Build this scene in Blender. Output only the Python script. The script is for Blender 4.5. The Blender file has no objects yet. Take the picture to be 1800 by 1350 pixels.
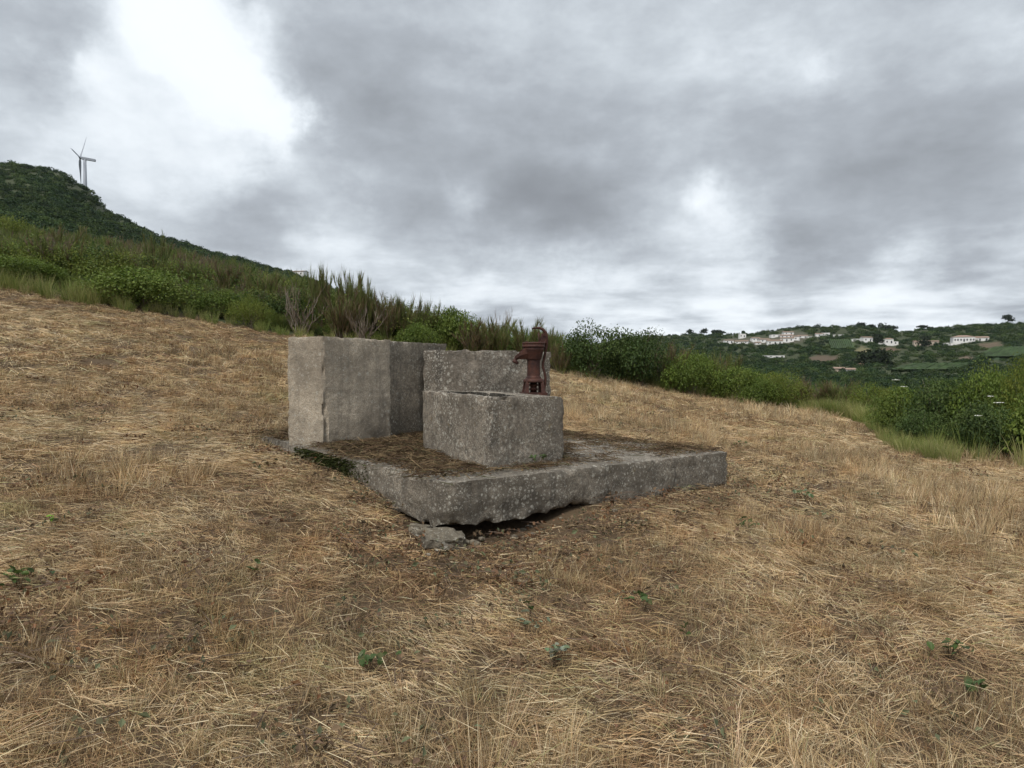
import bpy, bmesh, math, random
import numpy as np
from mathutils import Vector, noise as mnoise

random.seed(7); RNG = np.random.default_rng(7)
SC = bpy.context.scene
COL = SC.collection
ZC = 1.5            # eye height; every z below is measured from the ground under the camera
FPX = 1150.0        # focal length in photo pixels (1800 wide)
HY = 655.0          # row of the true horizon in the photo

# ------------------------------------------------------------------ camera
cam = bpy.data.cameras.new('camera'); cam.sensor_width = 36.0
cam.lens = 36.0 * FPX / 1800.0
cam.clip_start = 0.05; cam.clip_end = 20000
camo = bpy.data.objects.new('camera', cam); COL.objects.link(camo)
camo.location = (0, 0, ZC)
camo.rotation_euler = (math.radians(90) - math.atan((675 - HY) / FPX), 0, 0)
SC.camera = camo

# ------------------------------------------------------------------ light
SUN_EL, SUN_AZ = math.radians(54), math.radians(-154)      # azimuth from +Y towards +X
sd = Vector((math.sin(SUN_AZ) * math.cos(SUN_EL), math.cos(SUN_AZ) * math.cos(SUN_EL), math.sin(SUN_EL)))
sun = bpy.data.lights.new('sun', 'SUN'); sun.energy = 1.5; sun.angle = math.radians(22); sun.color = (1, .965, .91)
suno = bpy.data.objects.new('sun', sun); COL.objects.link(suno)
suno.rotation_euler = (-sd).to_track_quat('-Z', 'Y').to_euler()

SC.view_settings.view_transform = 'Standard'; SC.view_settings.look = 'None'
SC.view_settings.exposure = 0.88; SC.view_settings.gamma = 1.0
try: SC.view_settings.use_curve_mapping = False
except Exception: pass
SC.cycles.max_bounces = 5; SC.cycles.diffuse_bounces = 3; SC.cycles.glossy_bounces = 2; SC.cycles.transmission_bounces = 2
SC.cycles.use_adaptive_sampling = True; SC.cycles.adaptive_threshold = .02; SC.cycles.caustics_reflective = False


class NT:
    """tiny helper for node trees"""
    def __init__(s, tree): s.t = tree; s.n = tree.nodes; s.l = tree.links
    def node(s, kind, **kw):
        nd = s.n.new(kind)
        for k, v in kw.items():
            if k.startswith('i_'):
                key = k[2:]; key = int(key) if key.isdigit() else key.replace('_', ' ')
                s.put(nd.inputs[key], v)
            else: setattr(nd, k, v)
        return nd
    def put(s, sock, v):
        if hasattr(v, 'is_output') or isinstance(v, bpy.types.NodeSocket): s.l.new(v, sock)
        else: sock.default_value = v
    def math(s, op, a, b=0.0, c=0.0, clamp=False):
        nd = s.n.new('ShaderNodeMath'); nd.operation = op; nd.use_clamp = clamp
        s.put(nd.inputs[0], a); s.put(nd.inputs[1], b); s.put(nd.inputs[2], c); return nd.outputs[0]
    def vmath(s, op, a, b=(0, 0, 0)):
        nd = s.n.new('ShaderNodeVectorMath'); nd.operation = op
        s.put(nd.inputs[0], a)
        if op == 'SCALE': s.put(nd.inputs['Scale'], b)
        else: s.put(nd.inputs[1], b)
        return nd.outputs['Value'] if op in ('DOT_PRODUCT', 'LENGTH') else nd.outputs[0]
    def noise(s, vec, scale, detail=6, rough=.55, dist=0.0, dim='3D'):
        nd = s.n.new('ShaderNodeTexNoise'); nd.noise_dimensions = dim
        if vec is not None: s.l.new(vec, nd.inputs['Vector'])
        nd.inputs['Scale'].default_value = scale; nd.inputs['Detail'].default_value = detail
        nd.inputs['Roughness'].default_value = rough; nd.inputs['Distortion'].default_value = dist
        return nd.outputs[0]
    def ramp(s, fac, stops, interp='LINEAR'):
        nd = s.n.new('ShaderNodeValToRGB'); cr = nd.color_ramp; cr.interpolation = interp
        while len(cr.elements) < len(stops): cr.elements.new(.5)
        for e, (p, c) in zip(cr.elements, stops):
            e.position = p; e.color = (c, c, c, 1) if not hasattr(c, '__len__') else (*c, 1)
        s.put(nd.inputs[0], fac); return nd.outputs[0]
    def mix(s, f, a, b, mode='MIX'):
        nd = s.n.new('ShaderNodeMix'); nd.data_type = 'RGBA'; nd.blend_type = mode
        s.put(nd.inputs[0], f)
        for k, v in ((6, a), (7, b)):
            s.put(nd.inputs[k], (*v, 1) if isinstance(v, tuple) and len(v) == 3 else v)
        return nd.outputs[2]


# ------------------------------------------------------------------ world: broken overcast
def pxdir(px, y):
    return Vector(((px - 900) / FPX, 1, (HY - y) / FPX)).normalized()

W = bpy.data.worlds.new('World'); SC.world = W; W.use_nodes = True
w = NT(W.node_tree); w.n.clear()
wo = w.node('ShaderNodeOutputWorld'); bg = w.node('ShaderNodeBackground'); w.l.new(bg.outputs[0], wo.inputs[0])
sky = w.node('ShaderNodeTexSky', sky_type='NISHITA', sun_disc=False)
sky.sun_elevation = SUN_EL; sky.sun_rotation = SUN_AZ
tc = w.node('ShaderNodeTexCoord'); D = tc.outputs['Generated']
sep = w.node('ShaderNodeSeparateXYZ'); w.l.new(D, sep.inputs[0])
zz = w.math('ADD', w.math('MAXIMUM', sep.outputs[2], 0.0), 0.30)
comb = w.node('ShaderNodeCombineXYZ')
w.l.new(w.math('DIVIDE', sep.outputs[0], zz), comb.inputs[0])
w.l.new(w.math('DIVIDE', sep.outputs[1], zz), comb.inputs[1])
P = comb.outputs[0]
nA = w.noise(w.vmath('ADD', P, (3.1, 7.7, 0)), 1.3, 4, .50, .2)
nB = w.noise(w.vmath('ADD', P, (1.3, 2.2, 4)), 3.4, 9, .60, .1)
nC = w.noise(w.vmath('ADD', w.vmath('MULTIPLY', D, (1, 1, 1.9)), (5, 1, 2)), 11.0, 9, .60, .1)
z13 = w.math('ADD', w.math('MAXIMUM', sep.outputs[2], 0.0), 0.10)
cb2 = w.node('ShaderNodeCombineXYZ'); w.l.new(w.math('DIVIDE', sep.outputs[0], z13), cb2.inputs[0]); w.l.new(w.math('DIVIDE', sep.outputs[1], z13), cb2.inputs[1])
nD = w.noise(cb2.outputs[0], 1.25, 8, .58, .2)
low = w.ramp(sep.outputs[2], [(.05, 1.0), (.26, 0.0)])          # far cloud rows crowd together towards the horizon
dens = w.math('ADD', w.math('MULTIPLY', w.math('SUBTRACT', nA, .5), .42), w.math('MULTIPLY', w.math('SUBTRACT', nB, .5), .40))
dens = w.math('ADD', dens, w.math('MULTIPLY', w.math('SUBTRACT', nC, .5), .34))
dens = w.math('ADD', dens, w.math('MULTIPLY', w.math('MULTIPLY', w.math('SUBTRACT', nD, .5), 1.15), low))
dens = w.math('ADD', dens, .475)
# the large cloud masses and breaks seen that day: (direction, angular radius in degrees, weight)
warp = w.vmath('ADD', D, w.vmath('SCALE', w.vmath('SUBTRACT', w.node('ShaderNodeTexNoise', i_Vector=D, i_Scale=5.0, i_Detail=7.0, i_Roughness=.62).outputs[1], (.5, .5, .5)), .20))
warpn = w.vmath('NORMALIZE', warp)
SKYB = [((330, 60), 4.2, -.40), ((290, 0), 3.5, -.25), ((480, 230), 2.2, -.36), ((420, 160), 3.2, -.24), ((350, 200), 4, -.16), ((90, 70), 6.5, .17), ((170, 140), 2.0, -.26),
        ((120, 270), 5, -.16), ((300, 300), 5, -.14), ((620, 60), 6, .14), ((600, 200), 5.5, .18), ((930, 340), 6, .26), ((780, 290), 5.5, .16), ((1050, 380), 4, .18), ((1000, 120), 8, .11),
        ((810, 350), 1.4, -.16), ((1240, 385), 1.5, -.22), ((1430, 130), 1.5, -.12), ((1200, 220), 7, .10), ((1500, 300), 7, .13), ((1720, 330), 7, .15), ((1400, 400), 3.5, .12), ((1500, 50), 8, .03),
        ((1300, 500), 4.5, -.16), ((1560, 510), 4.5, -.22), ((820, 510), 5, -.14), ((600, 450), 4, -.16), ((1050, 510), 4.5, -.14), ((1750, 510), 4, -.12), ((700, 570), 4, -.10),
        ((450, 390), 3.0, .14), ((1640, 430), 3.2, .10), ((1650, 150), 9, .06), ((1300, 580), 5, -.08)]
for (pp, rad, a) in SKYB:
    dt = w.vmath('DOT_PRODUCT', warpn, tuple(pxdir(*pp)))
    k = 1.0 / (1 - math.cos(math.radians(rad)))
    g = w.math('POWER', 2.718, w.math('MULTIPLY', w.math('SUBTRACT', dt, 1.0), k))
    dens = w.math('ADD', dens, w.math('MULTIPLY', g, a))
ccol = w.ramp(dens, [(0.0, (0.566, 0.593, 0.61)), (0.2, (0.527, 0.558, 0.585)), (0.34, (0.433, 0.467, 0.5)), (0.46, (0.33, 0.359, 0.39)), (0.6, (0.246, 0.268, 0.295)), (0.78, (0.182, 0.198, 0.218)), (1.0, (0.138, 0.149, 0.165))], 'LINEAR')
skyc = w.mix(1.0, sky.outputs[0], (.11, .11, .11), 'MULTIPLY')
cover = w.ramp(dens, [(0.0, .93), (.3, 1.0)])
w.l.new(w.mix(cover, skyc, ccol), bg.inputs[0]); bg.inputs[1].default_value = 1.0
W.cycles.sampling_method = 'NONE'      # an even, overcast sky needs no importance map


# ------------------------------------------------------------------ object helpers
def tag(o, label=None, cat=None, group=None, kind=None):
    if label: o['label'] = label
    if cat: o['category'] = cat
    if group: o['group'] = group
    if kind: o['kind'] = kind
    return o

def link(o, parent=None):
    COL.objects.link(o)
    if parent: o.parent = parent
    return o

def empty(name, loc=(0, 0, 0), rz=0):
    o = bpy.data.objects.new(name, None); o.location = loc; o.rotation_euler = (0, 0, rz)
    o.empty_display_size = .2
    return link(o)

def mesh(name, V, F, mat=None, col=None, smooth=False):
    me = bpy.data.meshes.new(name)
    me.from_pydata(np.asarray(V).tolist(), [], [list(map(int, f)) for f in F])
    if col is not None:
        at = me.attributes.new('col', 'FLOAT_COLOR', 'POINT')
        c = np.ones((len(V), 4), np.float32); c[:, :3] = col
        at.data.foreach_set('color', c.ravel())
    if smooth: me.polygons.foreach_set('use_smooth', [True] * len(me.polygons))
    if mat: me.materials.append(mat)
    me.update()
    return me

def obj(name, me, parent=None, loc=None):
    o = bpy.data.objects.new(name, me)
    if loc is not None: o.location = loc
    return link(o, parent)

def copy_tree(o, parent=None):
    c = o.copy(); COL.objects.link(c); c.parent = parent
    for ch in o.children: copy_tree(ch, c)
    return c

class MB:
    """collects simple solids into one mesh"""
    def __init__(s): s.V = []; s.F = []
    def add(s, V, F):
        b = len(s.V); s.V += [tuple(v) for v in V]; s.F += [[i + b for i in f] for f in F]; return s
    def box(s, c, d, rz=0):
        x, y, z = [q / 2 for q in d]; ca, sa = math.cos(rz), math.sin(rz)
        V = [(c[0] + ca * a - sa * b, c[1] + sa * a + ca * b, c[2] + e) for a, b, e in
             ((-x, -y, -z), (x, -y, -z), (x, y, -z), (-x, y, -z), (-x, -y, z), (x, -y, z), (x, y, z), (-x, y, z))]
        return s.add(V, [(0, 3, 2, 1), (4, 5, 6, 7), (0, 1, 5, 4), (1, 2, 6, 5), (2, 3, 7, 6), (3, 0, 4, 7)])
    def lathe(s, prof, n=28, c=(0, 0, 0)):
        V = []; F = []
        for r, z in prof:
            for k in range(n):
                a = 2 * math.pi * k / n; V.append((c[0] + r * math.cos(a), c[1] + r * math.sin(a), c[2] + z))
        for i in range(len(prof) - 1):
            for k in range(n):
                k2 = (k + 1) % n; F.append((i * n + k, i * n + k2, (i + 1) * n + k2, (i + 1) * n + k))
        F.append(list(range(n))[::-1]); F.append([(len(prof) - 1) * n + k for k in range(n)])
        return s.add(V, F)
    def tube(s, pts, rad, n=8, flat=1.0, up=None):
        pts = [Vector(p) for p in pts]; rad = rad if hasattr(rad, '__len__') else [rad] * len(pts)
        V = []; F = []
        for i, p in enumerate(pts):
            t = (pts[min(i + 1, len(pts) - 1)] - pts[max(i - 1, 0)]).normalized()
            u = Vector(up) if up else (Vector((0, 0, 1)) if abs(t.z) < .9 else Vector((1, 0, 0)))
            a = t.cross(u).normalized(); b = a.cross(t)
            for k in range(n):
                th = 2 * math.pi * k / n; V.append(p + a * (rad[i] * flat * math.cos(th)) + b * (rad[i] * math.sin(th)))
        for i in range(len(pts) - 1):
            for k in range(n):
                k2 = (k + 1) % n; F.append((i * n + k, i * n + k2, (i + 1) * n + k2, (i + 1) * n + k))
        F.append(list(range(n))[::-1]); F.append([(len(pts) - 1) * n + k for k in range(n)])
        return s.add(V, F)
    def build(s, name, mat, parent=None, smooth=False):
        return obj(name, mesh(name, s.V, s.F, mat, smooth=smooth), parent)


# ------------------------------------------------------------------ materials
def principled(name, rough=.85):
    m = bpy.data.materials.new(name); m.use_nodes = True
    t = NT(m.node_tree); b = t.n['Principled BSDF']; b.inputs['Roughness'].default_value = rough
    b.inputs['Specular IOR Level'].default_value = .25
    return m, t, b

def plain(name, c, rough=.8, var=.25, scale=6.0):
    m, t, b = principled(name, rough)
    g = t.node('ShaderNodeNewGeometry')
    n = t.noise(g.outputs['Position'], scale, 5, .6)
    t.l.new(t.mix(n, tuple(q * (1 - var) for q in c), tuple(min(1, q * (1 + var)) for q in c)), b.inputs['Base Color'])
    return m

def veg(name, trans=.25, var=.45, scale=.9, rough=.7):
    m, t, b = principled(name, rough)
    a = t.node('ShaderNodeAttribute', attribute_name='col'); g = t.node('ShaderNodeNewGeometry')
    n = t.noise(g.outputs['Position'], scale, 4, .6)
    f = t.math('ADD', t.math('MULTIPLY', n, 2 * var), 1 - var)
    c = t.vmath('SCALE', a.outputs['Color'], f)
    t.l.new(c, b.inputs['Base Color'])
    tr = t.node('ShaderNodeBsdfTranslucent'); t.l.new(c, tr.inputs[0])
    mx = t.node('ShaderNodeMixShader'); mx.inputs[0].default_value = trans
    t.l.new(b.outputs[0], mx.inputs[1]); t.l.new(tr.outputs[0], mx.inputs[2])
    t.l.new(mx.outputs[0], t.n['Material Output'].inputs[0])
    return m

def concrete(name, tone, lichen, streak=.5, yellow=.3, pit=.72, alg=.55):
    m, t, b = principled(name, .92)
    P = t.node('ShaderNodeNewGeometry').outputs['Position']
    n1 = t.noise(P, 2.2, 8, .62); n2 = t.noise(P, 26, 6, .65); n3 = t.noise(P, 120, 3, .6)
    base = t.mix(t.ramp(n1, [(.3, 0.0), (.7, 1.0)]), tuple(q * .66 for q in tone), tuple(q * 1.2 for q in tone))
    big = t.ramp(t.noise(t.vmath('ADD', P, (1, 6, 3)), 1.5, 7, .62), [(.36, .55), (.62, 1.15)])
    base = t.vmath('SCALE', base, big)
    base = t.mix(t.math('MULTIPLY', t.ramp(n2, [(.40, 1.0), (.56, 0.0)]), pit), base, tuple(q * .34 for q in tone))
    # dark rain streaks, drawn out downwards
    sp = t.node('ShaderNodeMapping'); sp.inputs['Scale'].default_value = (9, 9, .7); t.l.new(P, sp.inputs[0])
    ns = t.noise(sp.outputs[0], 1.0, 6, .6)
    base = t.mix(t.math('MULTIPLY', t.ramp(ns, [(.5, 0.0), (.68, 1.0)]), streak), base, (.055, .05, .046))
    # black algae blotches
    na = t.noise(t.vmath('ADD', P, (7, 3, 1)), 7.5, 7, .7)
    base = t.mix(t.math('MULTIPLY', t.ramp(na, [(.52, 0.0), (.66, 1.0)]), alg), base, (.05, .047, .043))
    # pale crustose lichen: round spots of several sizes
    for sc, thr, amt in ((30, .33, .85), (13, .25, .9), (62, .36, .7)):
        v = t.node('ShaderNodeTexVoronoi'); v.inputs['Scale'].default_value = sc; v.inputs['Randomness'].default_value = 1.0
        wv = t.vmath('ADD', P, t.vmath('SCALE', t.node('ShaderNodeTexNoise', i_Vector=P, i_Scale=45.0).outputs[1], .018))
        t.l.new(wv, v.inputs['Vector'])
        spot = t.ramp(v.outputs['Distance'], [(thr - .07, 1.0), (thr + .03, 0.0)])
        keep = t.ramp(t.vmath('DOT_PRODUCT', v.outputs['Color'], (.5, .5, 0)), [(.55 - .3 * lichen, 0.0), (.60 - .25 * lichen, 1.0)])
        patch = t.ramp(t.noise(t.vmath('ADD', P, (sc, 0, 0)), 2.6, 6, .68), [(.43, .12), (.56, 1.0)])
        k = t.math('MULTIPLY', t.math('MULTIPLY', t.math('MULTIPLY', spot, keep), patch), amt * min(1, lichen * 1.6))
        base = t.mix(k, base, (.60, .57, .49))
    ny = t.noise(t.vmath('ADD', P, (2, 9, 4)), 9, 6, .7)
    base = t.mix(t.math('MULTIPLY', t.ramp(ny, [(.62, 0.0), (.70, 1.0)]), yellow), base, (.27, .19, .075))
    base = t.mix(t.ramp(n3, [(.38, .75), (.62, 0.0)]), base, tuple(q * .38 for q in tone))
    t.l.new(base, b.inputs['Base Color'])
    bp = t.node('ShaderNodeBump'); bp.inputs['Strength'].default_value = .9; bp.inputs['Distance'].default_value = .012
    t.l.new(t.math('ADD', t.math('MULTIPLY', n2, .9), t.math('MULTIPLY', n3, .6)), bp.inputs['Height'])
    t.l.new(bp.outputs[0], b.inputs['Normal'])
    return m

def straw_mat():
    m, t, b = principled('dry_straw', .75)
    a = t.node('ShaderNodeAttribute', attribute_name='col'); P = t.node('ShaderNodeNewGeometry').outputs['Position']
    f = t.math('ADD', t.math('MULTIPLY', t.noise(P, 1.5, 6, .65), 1.3), .35)
    f = t.math('MULTIPLY', f, t.math('ADD', t.math('MULTIPLY', t.noise(P, 5.5, 4, .6), 1.3), .35))
    c = t.vmath('SCALE', a.outputs['Color'], f)
    c = t.mix(t.ramp(t.noise(t.vmath('ADD', P, (4, 8, 2)), 2.3, 5, .65), [(.46, 0.0), (.68, .7)]), c, t.vmath('MULTIPLY', c, (.84, .68, .56)))
    c = t.mix(t.ramp(t.noise(t.vmath('ADD', P, (9, 1, 5)), .9, 5, .65), [(.58, 0.0), (.74, .6)]), c, t.vmath('MULTIPLY', c, (.72, .88, .6)))
    t.l.new(c, b.inputs['Base Color']); return m
M_STRAW = straw_mat()
M_LITTER = veg('litter', .1, .4, 3.0, .85)
M_LEAF = veg('leaf', .3, .35, .8, .55)
M_FAR = veg('far_foliage', .15, .75, .022, .8)
M_TWIG = veg('twig', .05, .4, 2.0, .9)
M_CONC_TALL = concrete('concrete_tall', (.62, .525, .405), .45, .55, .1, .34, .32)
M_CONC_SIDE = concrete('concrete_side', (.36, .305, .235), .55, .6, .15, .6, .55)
M_BASIN = concrete('basin_dark', (.10, .088, .07), .3, .5, .1)  # inner faces of the basin: concrete set much darker than the trough's outside
M_CONC_BACK = concrete('concrete_back', (.34, .29, .232), 1.15, .65, .2, .75, .7)
M_CONC_TROUGH = concrete('concrete_trough', (.40, .34, .268), 1.3, .45, .7, .78, .72)
M_CONC_SLAB = concrete('concrete_slab', (.36, .31, .245), .8, .6, .35)
M_STONE = concrete('stone', (.34, .29, .215), .5, .1, .3)
M_MOSS = veg('moss', .1, .5, 9.0, .9)

def rust():
    m, t, b = principled('rusty_iron', .62)
    P = t.node('ShaderNodeNewGeometry').outputs['Position']
    n1 = t.noise(P, 14, 7, .65); n2 = t.noise(P, 90, 4, .6)
    c = t.mix(t.ramp(n1, [(.35, 0.0), (.68, 1.0)]), (.042, .022, .02), (.095, .038, .026))
    c = t.mix(t.math('MULTIPLY', t.ramp(n2, [(.5, 0.0), (.7, 1.0)]), .4), c, (.15, .075, .05))
    t.l.new(c, b.inputs['Base Color'])
    bp = t.node('ShaderNodeBump'); bp.inputs['Strength'].default_value = .5; bp.inputs['Distance'].default_value = .004
    t.l.new(n2, bp.inputs['Height']); t.l.new(bp.outputs[0], b.inputs['Normal'])
    b.inputs['Metallic'].default_value = .15
    return m
M_RUST = rust()

# ------------------------------------------------------------------ the lie of the land
CP = [(-.43, 4.3, -1.15), (-1.34, 5.26, -.90), (-2.75, 7.03, -.72), (2.17, 6.58, -1.15), (.66, 5.25, -1.055), (-.08, 4.6, -1.16),
      (0, 0, -1.5), (0, 2.3, -1.33), (-1.8, 2.3, -1.2), (1.8, 2.3, -1.38), (-4, 5, -.72), (4, 5, -1.26), (0, -5, -1.85), (-5, 0, -1.0),
      (5, 0, -1.7), (-8, -5, -1.2), (8, -5, -2.2), (-12.5, 16, 1.78), (-9, 16, 1.43), (-5.57, 16, .9), (1.48, 17, -.07), (5.2, 17, -.67),
      (8.1, 15, -1.1), (5.45, 9.5, -1.11), (6.65, 8.5, -1.22), (10, 12, -1.35), (-.3, 6.8, -1.08), (-.15, 9.31, -.82), (.8, 8.2, -.85), (-2, 16.5, .42)]
_c = np.array(CP)
def _tps(r): return np.where(r > 1e-9, r * r * np.log(np.maximum(r, 1e-9)), 0)
_n = len(_c)
_K = _tps(np.linalg.norm(_c[:, None, :2] - _c[None, :, :2], axis=2)) + np.eye(_n) * .15
_Pm = np.c_[np.ones(_n), _c[:, :2]]
_A = np.block([[_K, _Pm], [_Pm.T, np.zeros((3, 3))]])
_w = np.linalg.solve(_A, np.r_[_c[:, 2], 0, 0, 0])
def near_z(x, y):
    x = np.clip(x, -16, 14); y = np.clip(y, -8, 22)
    r = np.hypot(x[..., None] - _c[:, 0], y[..., None] - _c[:, 1])
    return (_tps(r) * _w[:_n]).sum(-1) + _w[_n] + _w[_n + 1] * x + _w[_n + 2] * y
T_PX = np.array([-700, 0, 50, 100, 155, 200, 300, 400, 500, 560, 700, 900, 1190, 1300, 1400, 1500, 1590, 1620, 1700, 1800, 2600.])
T_R = np.array([25, 45, 80, 150, 300, 450, 600, 720, 850, 1000, 2000, 5000.])
T_Y = np.array([  # picture row of the bare ground, per distance
    [470, 492, 497, 503, 511, 518, 532, 550, 572, 585, 612, 645, 693, 712, 728, 745, 758, 762, 775, 790, 800],
    [400, 430, 435, 443, 450, 455, 467, 487, 516, 540, 600, 650, 702, 718, 738, 758, 768, 770, 775, 780, 790],
    [400, 440, 446, 455, 462, 468, 480, 498, 526, 550, 610, 660, 710, 722, 738, 752, 760, 762, 765, 768, 780],
    [370, 415, 420, 430, 442, 450, 470, 494, 522, 550, 612, 655, 692, 700, 710, 720, 724, 725, 726, 725, 730],
    [330, 372, 375, 384, 405, 425, 452, 480, 505, 530, 600, 645, 660, 665, 670, 676, 680, 680, 671, 660, 650],
    [295, 328, 330, 338, 372, 402, 437, 463, 490, 515, 590, 635, 636, 636, 637, 642, 645, 645, 637, 626, 610],
    [270, 293, 294, 302, 335, 380, 423, 453, 478, 497, 575, 625, 613, 611, 607, 612, 614, 613, 608, 599, 585],
    [285, 305, 308, 318, 350, 395, 440, 470, 492, 512, 580, 620, 601, 597, 590, 594, 597, 596, 590, 583, 570],
    [320, 345, 350, 360, 385, 415, 455, 480, 505, 525, 590, 618, 590, 590, 577, 574, 584, 580, 573, 570, 560],
    [380, 410, 415, 420, 430, 450, 480, 505, 525, 545, 600, 625, 600, 600, 590, 588, 594, 592, 585, 582, 575],
    [560] * 5 + [570, 580, 590, 600, 605, 625, 640] + [640] * 9,
    [645.] * 21])
T_PHI = np.arctan((T_PX - 900) / FPX)
T_Z = (HY - T_Y) / FPX * np.cos(T_PHI)[None, :] * T_R[:, None]
def far_z(x, y):
    phi = np.arctan2(x, y); r = np.hypot(x, y)
    phi = np.clip(phi, T_PHI[0], T_PHI[-1])
    lr = np.log(np.clip(r, T_R[0], T_R[-1])); LR = np.log(T_R)
    j = np.clip(np.searchsorted(LR, lr) - 1, 0, len(LR) - 2)
    f = (lr - LR[j]) / (LR[j + 1] - LR[j]); f = np.clip(f, 0, 1)
    k = np.clip(np.searchsorted(T_PHI, phi) - 1, 0, len(T_PHI) - 2)
    g = (phi - T_PHI[k]) / (T_PHI[k + 1] - T_PHI[k])
    g = g * g * (3 - 2 * g) * .6 + g * .4
    z0 = T_Z[j, k] * (1 - g) + T_Z[j, k + 1] * g; z1 = T_Z[j + 1, k] * (1 - g) + T_Z[j + 1, k + 1] * g
    # interpolate the slope z/r rather than z, so hillsides stay straight
    return (z0 / T_R[j] * (1 - f) + z1 / T_R[j + 1] * f) * np.clip(r, T_R[0], T_R[-1])
def H(x, y):
    x = np.asarray(x, float); y = np.asarray(y, float)
    r = np.hypot(x, y); f = np.clip((r - 17) / 9, 0, 1); f = f * f * (3 - 2 * f)
    hollow = .065 * np.exp(-(((x - .02) / .45) ** 2 + ((y - 4.95) / .38) ** 2))      # washed out under the slab
    return ZC + near_z(x, y) * (1 - f) + far_z(x, y) * f - hollow
def h1(x, y): return float(H(np.array([x]), np.array([y]))[0])
def at(px, d):                       # a point of the ground at a bearing (photo column) and a distance ahead
    x = (px - 900) / FPX * d; return Vector((x, d, h1(x, d)))
def find_d(px, y, lo=120, hi=1000):  # how far the ground lies that shows at this bearing and height angle
    d = np.geomspace(lo, hi, 500); x = (px - 900) / FPX * d
    yy = HY - (H(x, d) - ZC) / d * FPX
    k = np.where(yy <= y)[0]
    return float(d[k[0]]) if len(k) else hi
HEDGE = np.array([(-900, 15), (0, 16), (500, 16), (1000, 17), (1250, 17), (1400, 16), (1500, 15), (1530, 13.5), (1550, 11), (1600, 9.6), (1700, 9), (1800, 8.5), (2300, 6.8), (3500, 6)])
def hedge_d(px): return np.interp(px, HEDGE[:, 0], HEDGE[:, 1])

# bare soil and crops on the far slopes: column, row, half sizes, colour
PATCH = [(1450, 631, 30, 6, (.115, .085, .055)), (1562, 615, 20, 4, (.13, .088, .056)), (1515, 616, 16, 5, (.17, .15, .075)), (1478, 607, 26, 8, (.085, .12, .04)),
         (1527, 634, 20, 7, (.05, .085, .03)), (1640, 648, 70, 6, (.03, .06, .02)), (1770, 622, 50, 9, (.03, .062, .02)), (1740, 606, 22, 4, (.13, .095, .06)),
         (1700, 630, 14, 4, (.15, .11, .075)), (1520, 640, 12, 5, (.17, .10, .065)), (1340, 600, 75, 7, (.09, .085, .055)), (1395, 592, 30, 8, (.09, .085, .055))]

def build_ground():
    phi = np.unique(np.r_[np.radians(np.arange(-180, -46, 3)), np.radians(np.arange(-46, 46.01, .3)), np.radians(np.arange(49, 180, 3))])
    R = np.r_[0.25, np.geomspace(.6, 30, 110), np.geomspace(32, 900, 120), np.geomspace(950, 3000, 10)]
    A, Rr = np.meshgrid(phi, R)
    X = Rr * np.sin(A); Y = Rr * np.cos(A); Z = H(X, Y)
    bump = np.array([mnoise.fractal((float(x) * 1.1, float(y) * 1.1, 0), 1, 2, 4) for x, y in zip(X.ravel(), Y.ravel())]).reshape(X.shape)
    Z = Z + bump * np.clip(.012 * Rr ** .6, 0, .035) + np.where(Rr > 80, bump * np.clip((Rr - 80) * .004, 0, 1.5), 0)
    V = np.c_[X.ravel(), Y.ravel(), Z.ravel()]
    na, nr = len(phi), len(R); F = []
    for i in range(nr - 1):
        for k in range(na):
            k2 = (k + 1) % na; F.append((i * na + k, i * na + k2, (i + 1) * na + k2, (i + 1) * na + k))
    F.append([k for k in range(na)][::-1])
    col = np.zeros((len(V), 3)); r = np.hypot(V[:, 0], V[:, 1])
    px = 900 + FPX * V[:, 0] / np.maximum(V[:, 1], .01); px = np.where(V[:, 1] > .3, px, np.where(V[:, 0] < 0, -900, 3500))
    field = np.where(V[:, 1] > .3, V[:, 1] < hedge_d(px) + .4, r < 14)
    col[:] = (.052, .062, .026); col[field] = (.12, .082, .047)
    row = HY - (V[:, 2] - ZC) / np.maximum(V[:, 1], .01) * FPX
    for cx, cy, sx, sy, c in PATCH:
        q = ((px - cx) / sx) ** 2 + ((row - cy) / sy) ** 2
        s = (q < 1) & (r > 150) & (V[:, 1] > 0); col[s] = c
    m, t, b = principled('earth', .95)
    a = t.node('ShaderNodeAttribute', attribute_name='col'); P = t.node('ShaderNodeNewGeometry').outputs['Position']
    n = t.noise(P, 3.0, 8, .65); nb = t.noise(P, .06, 6, .65)
    f = t.math('MULTIPLY', t.math('ADD', t.math('MULTIPLY', n, .9), .5), t.math('ADD', t.math('MULTIPLY', nb, .8), .6))
    t.l.new(t.vmath('SCALE', a.outputs['Color'], f), b.inputs['Base Color'])
    bp = t.node('ShaderNodeBump'); bp.inputs['Strength'].default_value = .6; bp.inputs['Distance'].default_value = .03
    t.l.new(t.noise(P, 22, 6, .7), bp.inputs['Height']); t.l.new(bp.outputs[0], b.inputs['Normal'])
    o = obj('ground', mesh('ground', V, F, m, col, True)); tag(o, kind='structure'); return o
build_ground()

# ------------------------------------------------------------------ concrete bodies
def slab_top(x, y): return ZC - .744 - .026 * x
def gp(px, y):       # a point of the slab's top
    d = .744 * FPX / ((y - HY) - .026 * (px - 900)); x = (px - 900) / FPX * d
    return Vector((x, d, slab_top(x, d)))
SF, SR, SL = gp(785, 851), gp(1280, 795), gp(450, 765)
SB = SL + SR - SF
def inside_slab(x, y, grow=0.0):
    q = [SF, SR, SB, SL]; ok = np.ones(np.shape(x), bool)
    for i in range(4):
        a, b = q[i], q[(i + 1) % 4]; e = (b - a).to_2d().normalized()
        ok &= ((x - a.x) * -e.y + (y - a.y) * e.x) > -grow
    return ok

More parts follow.
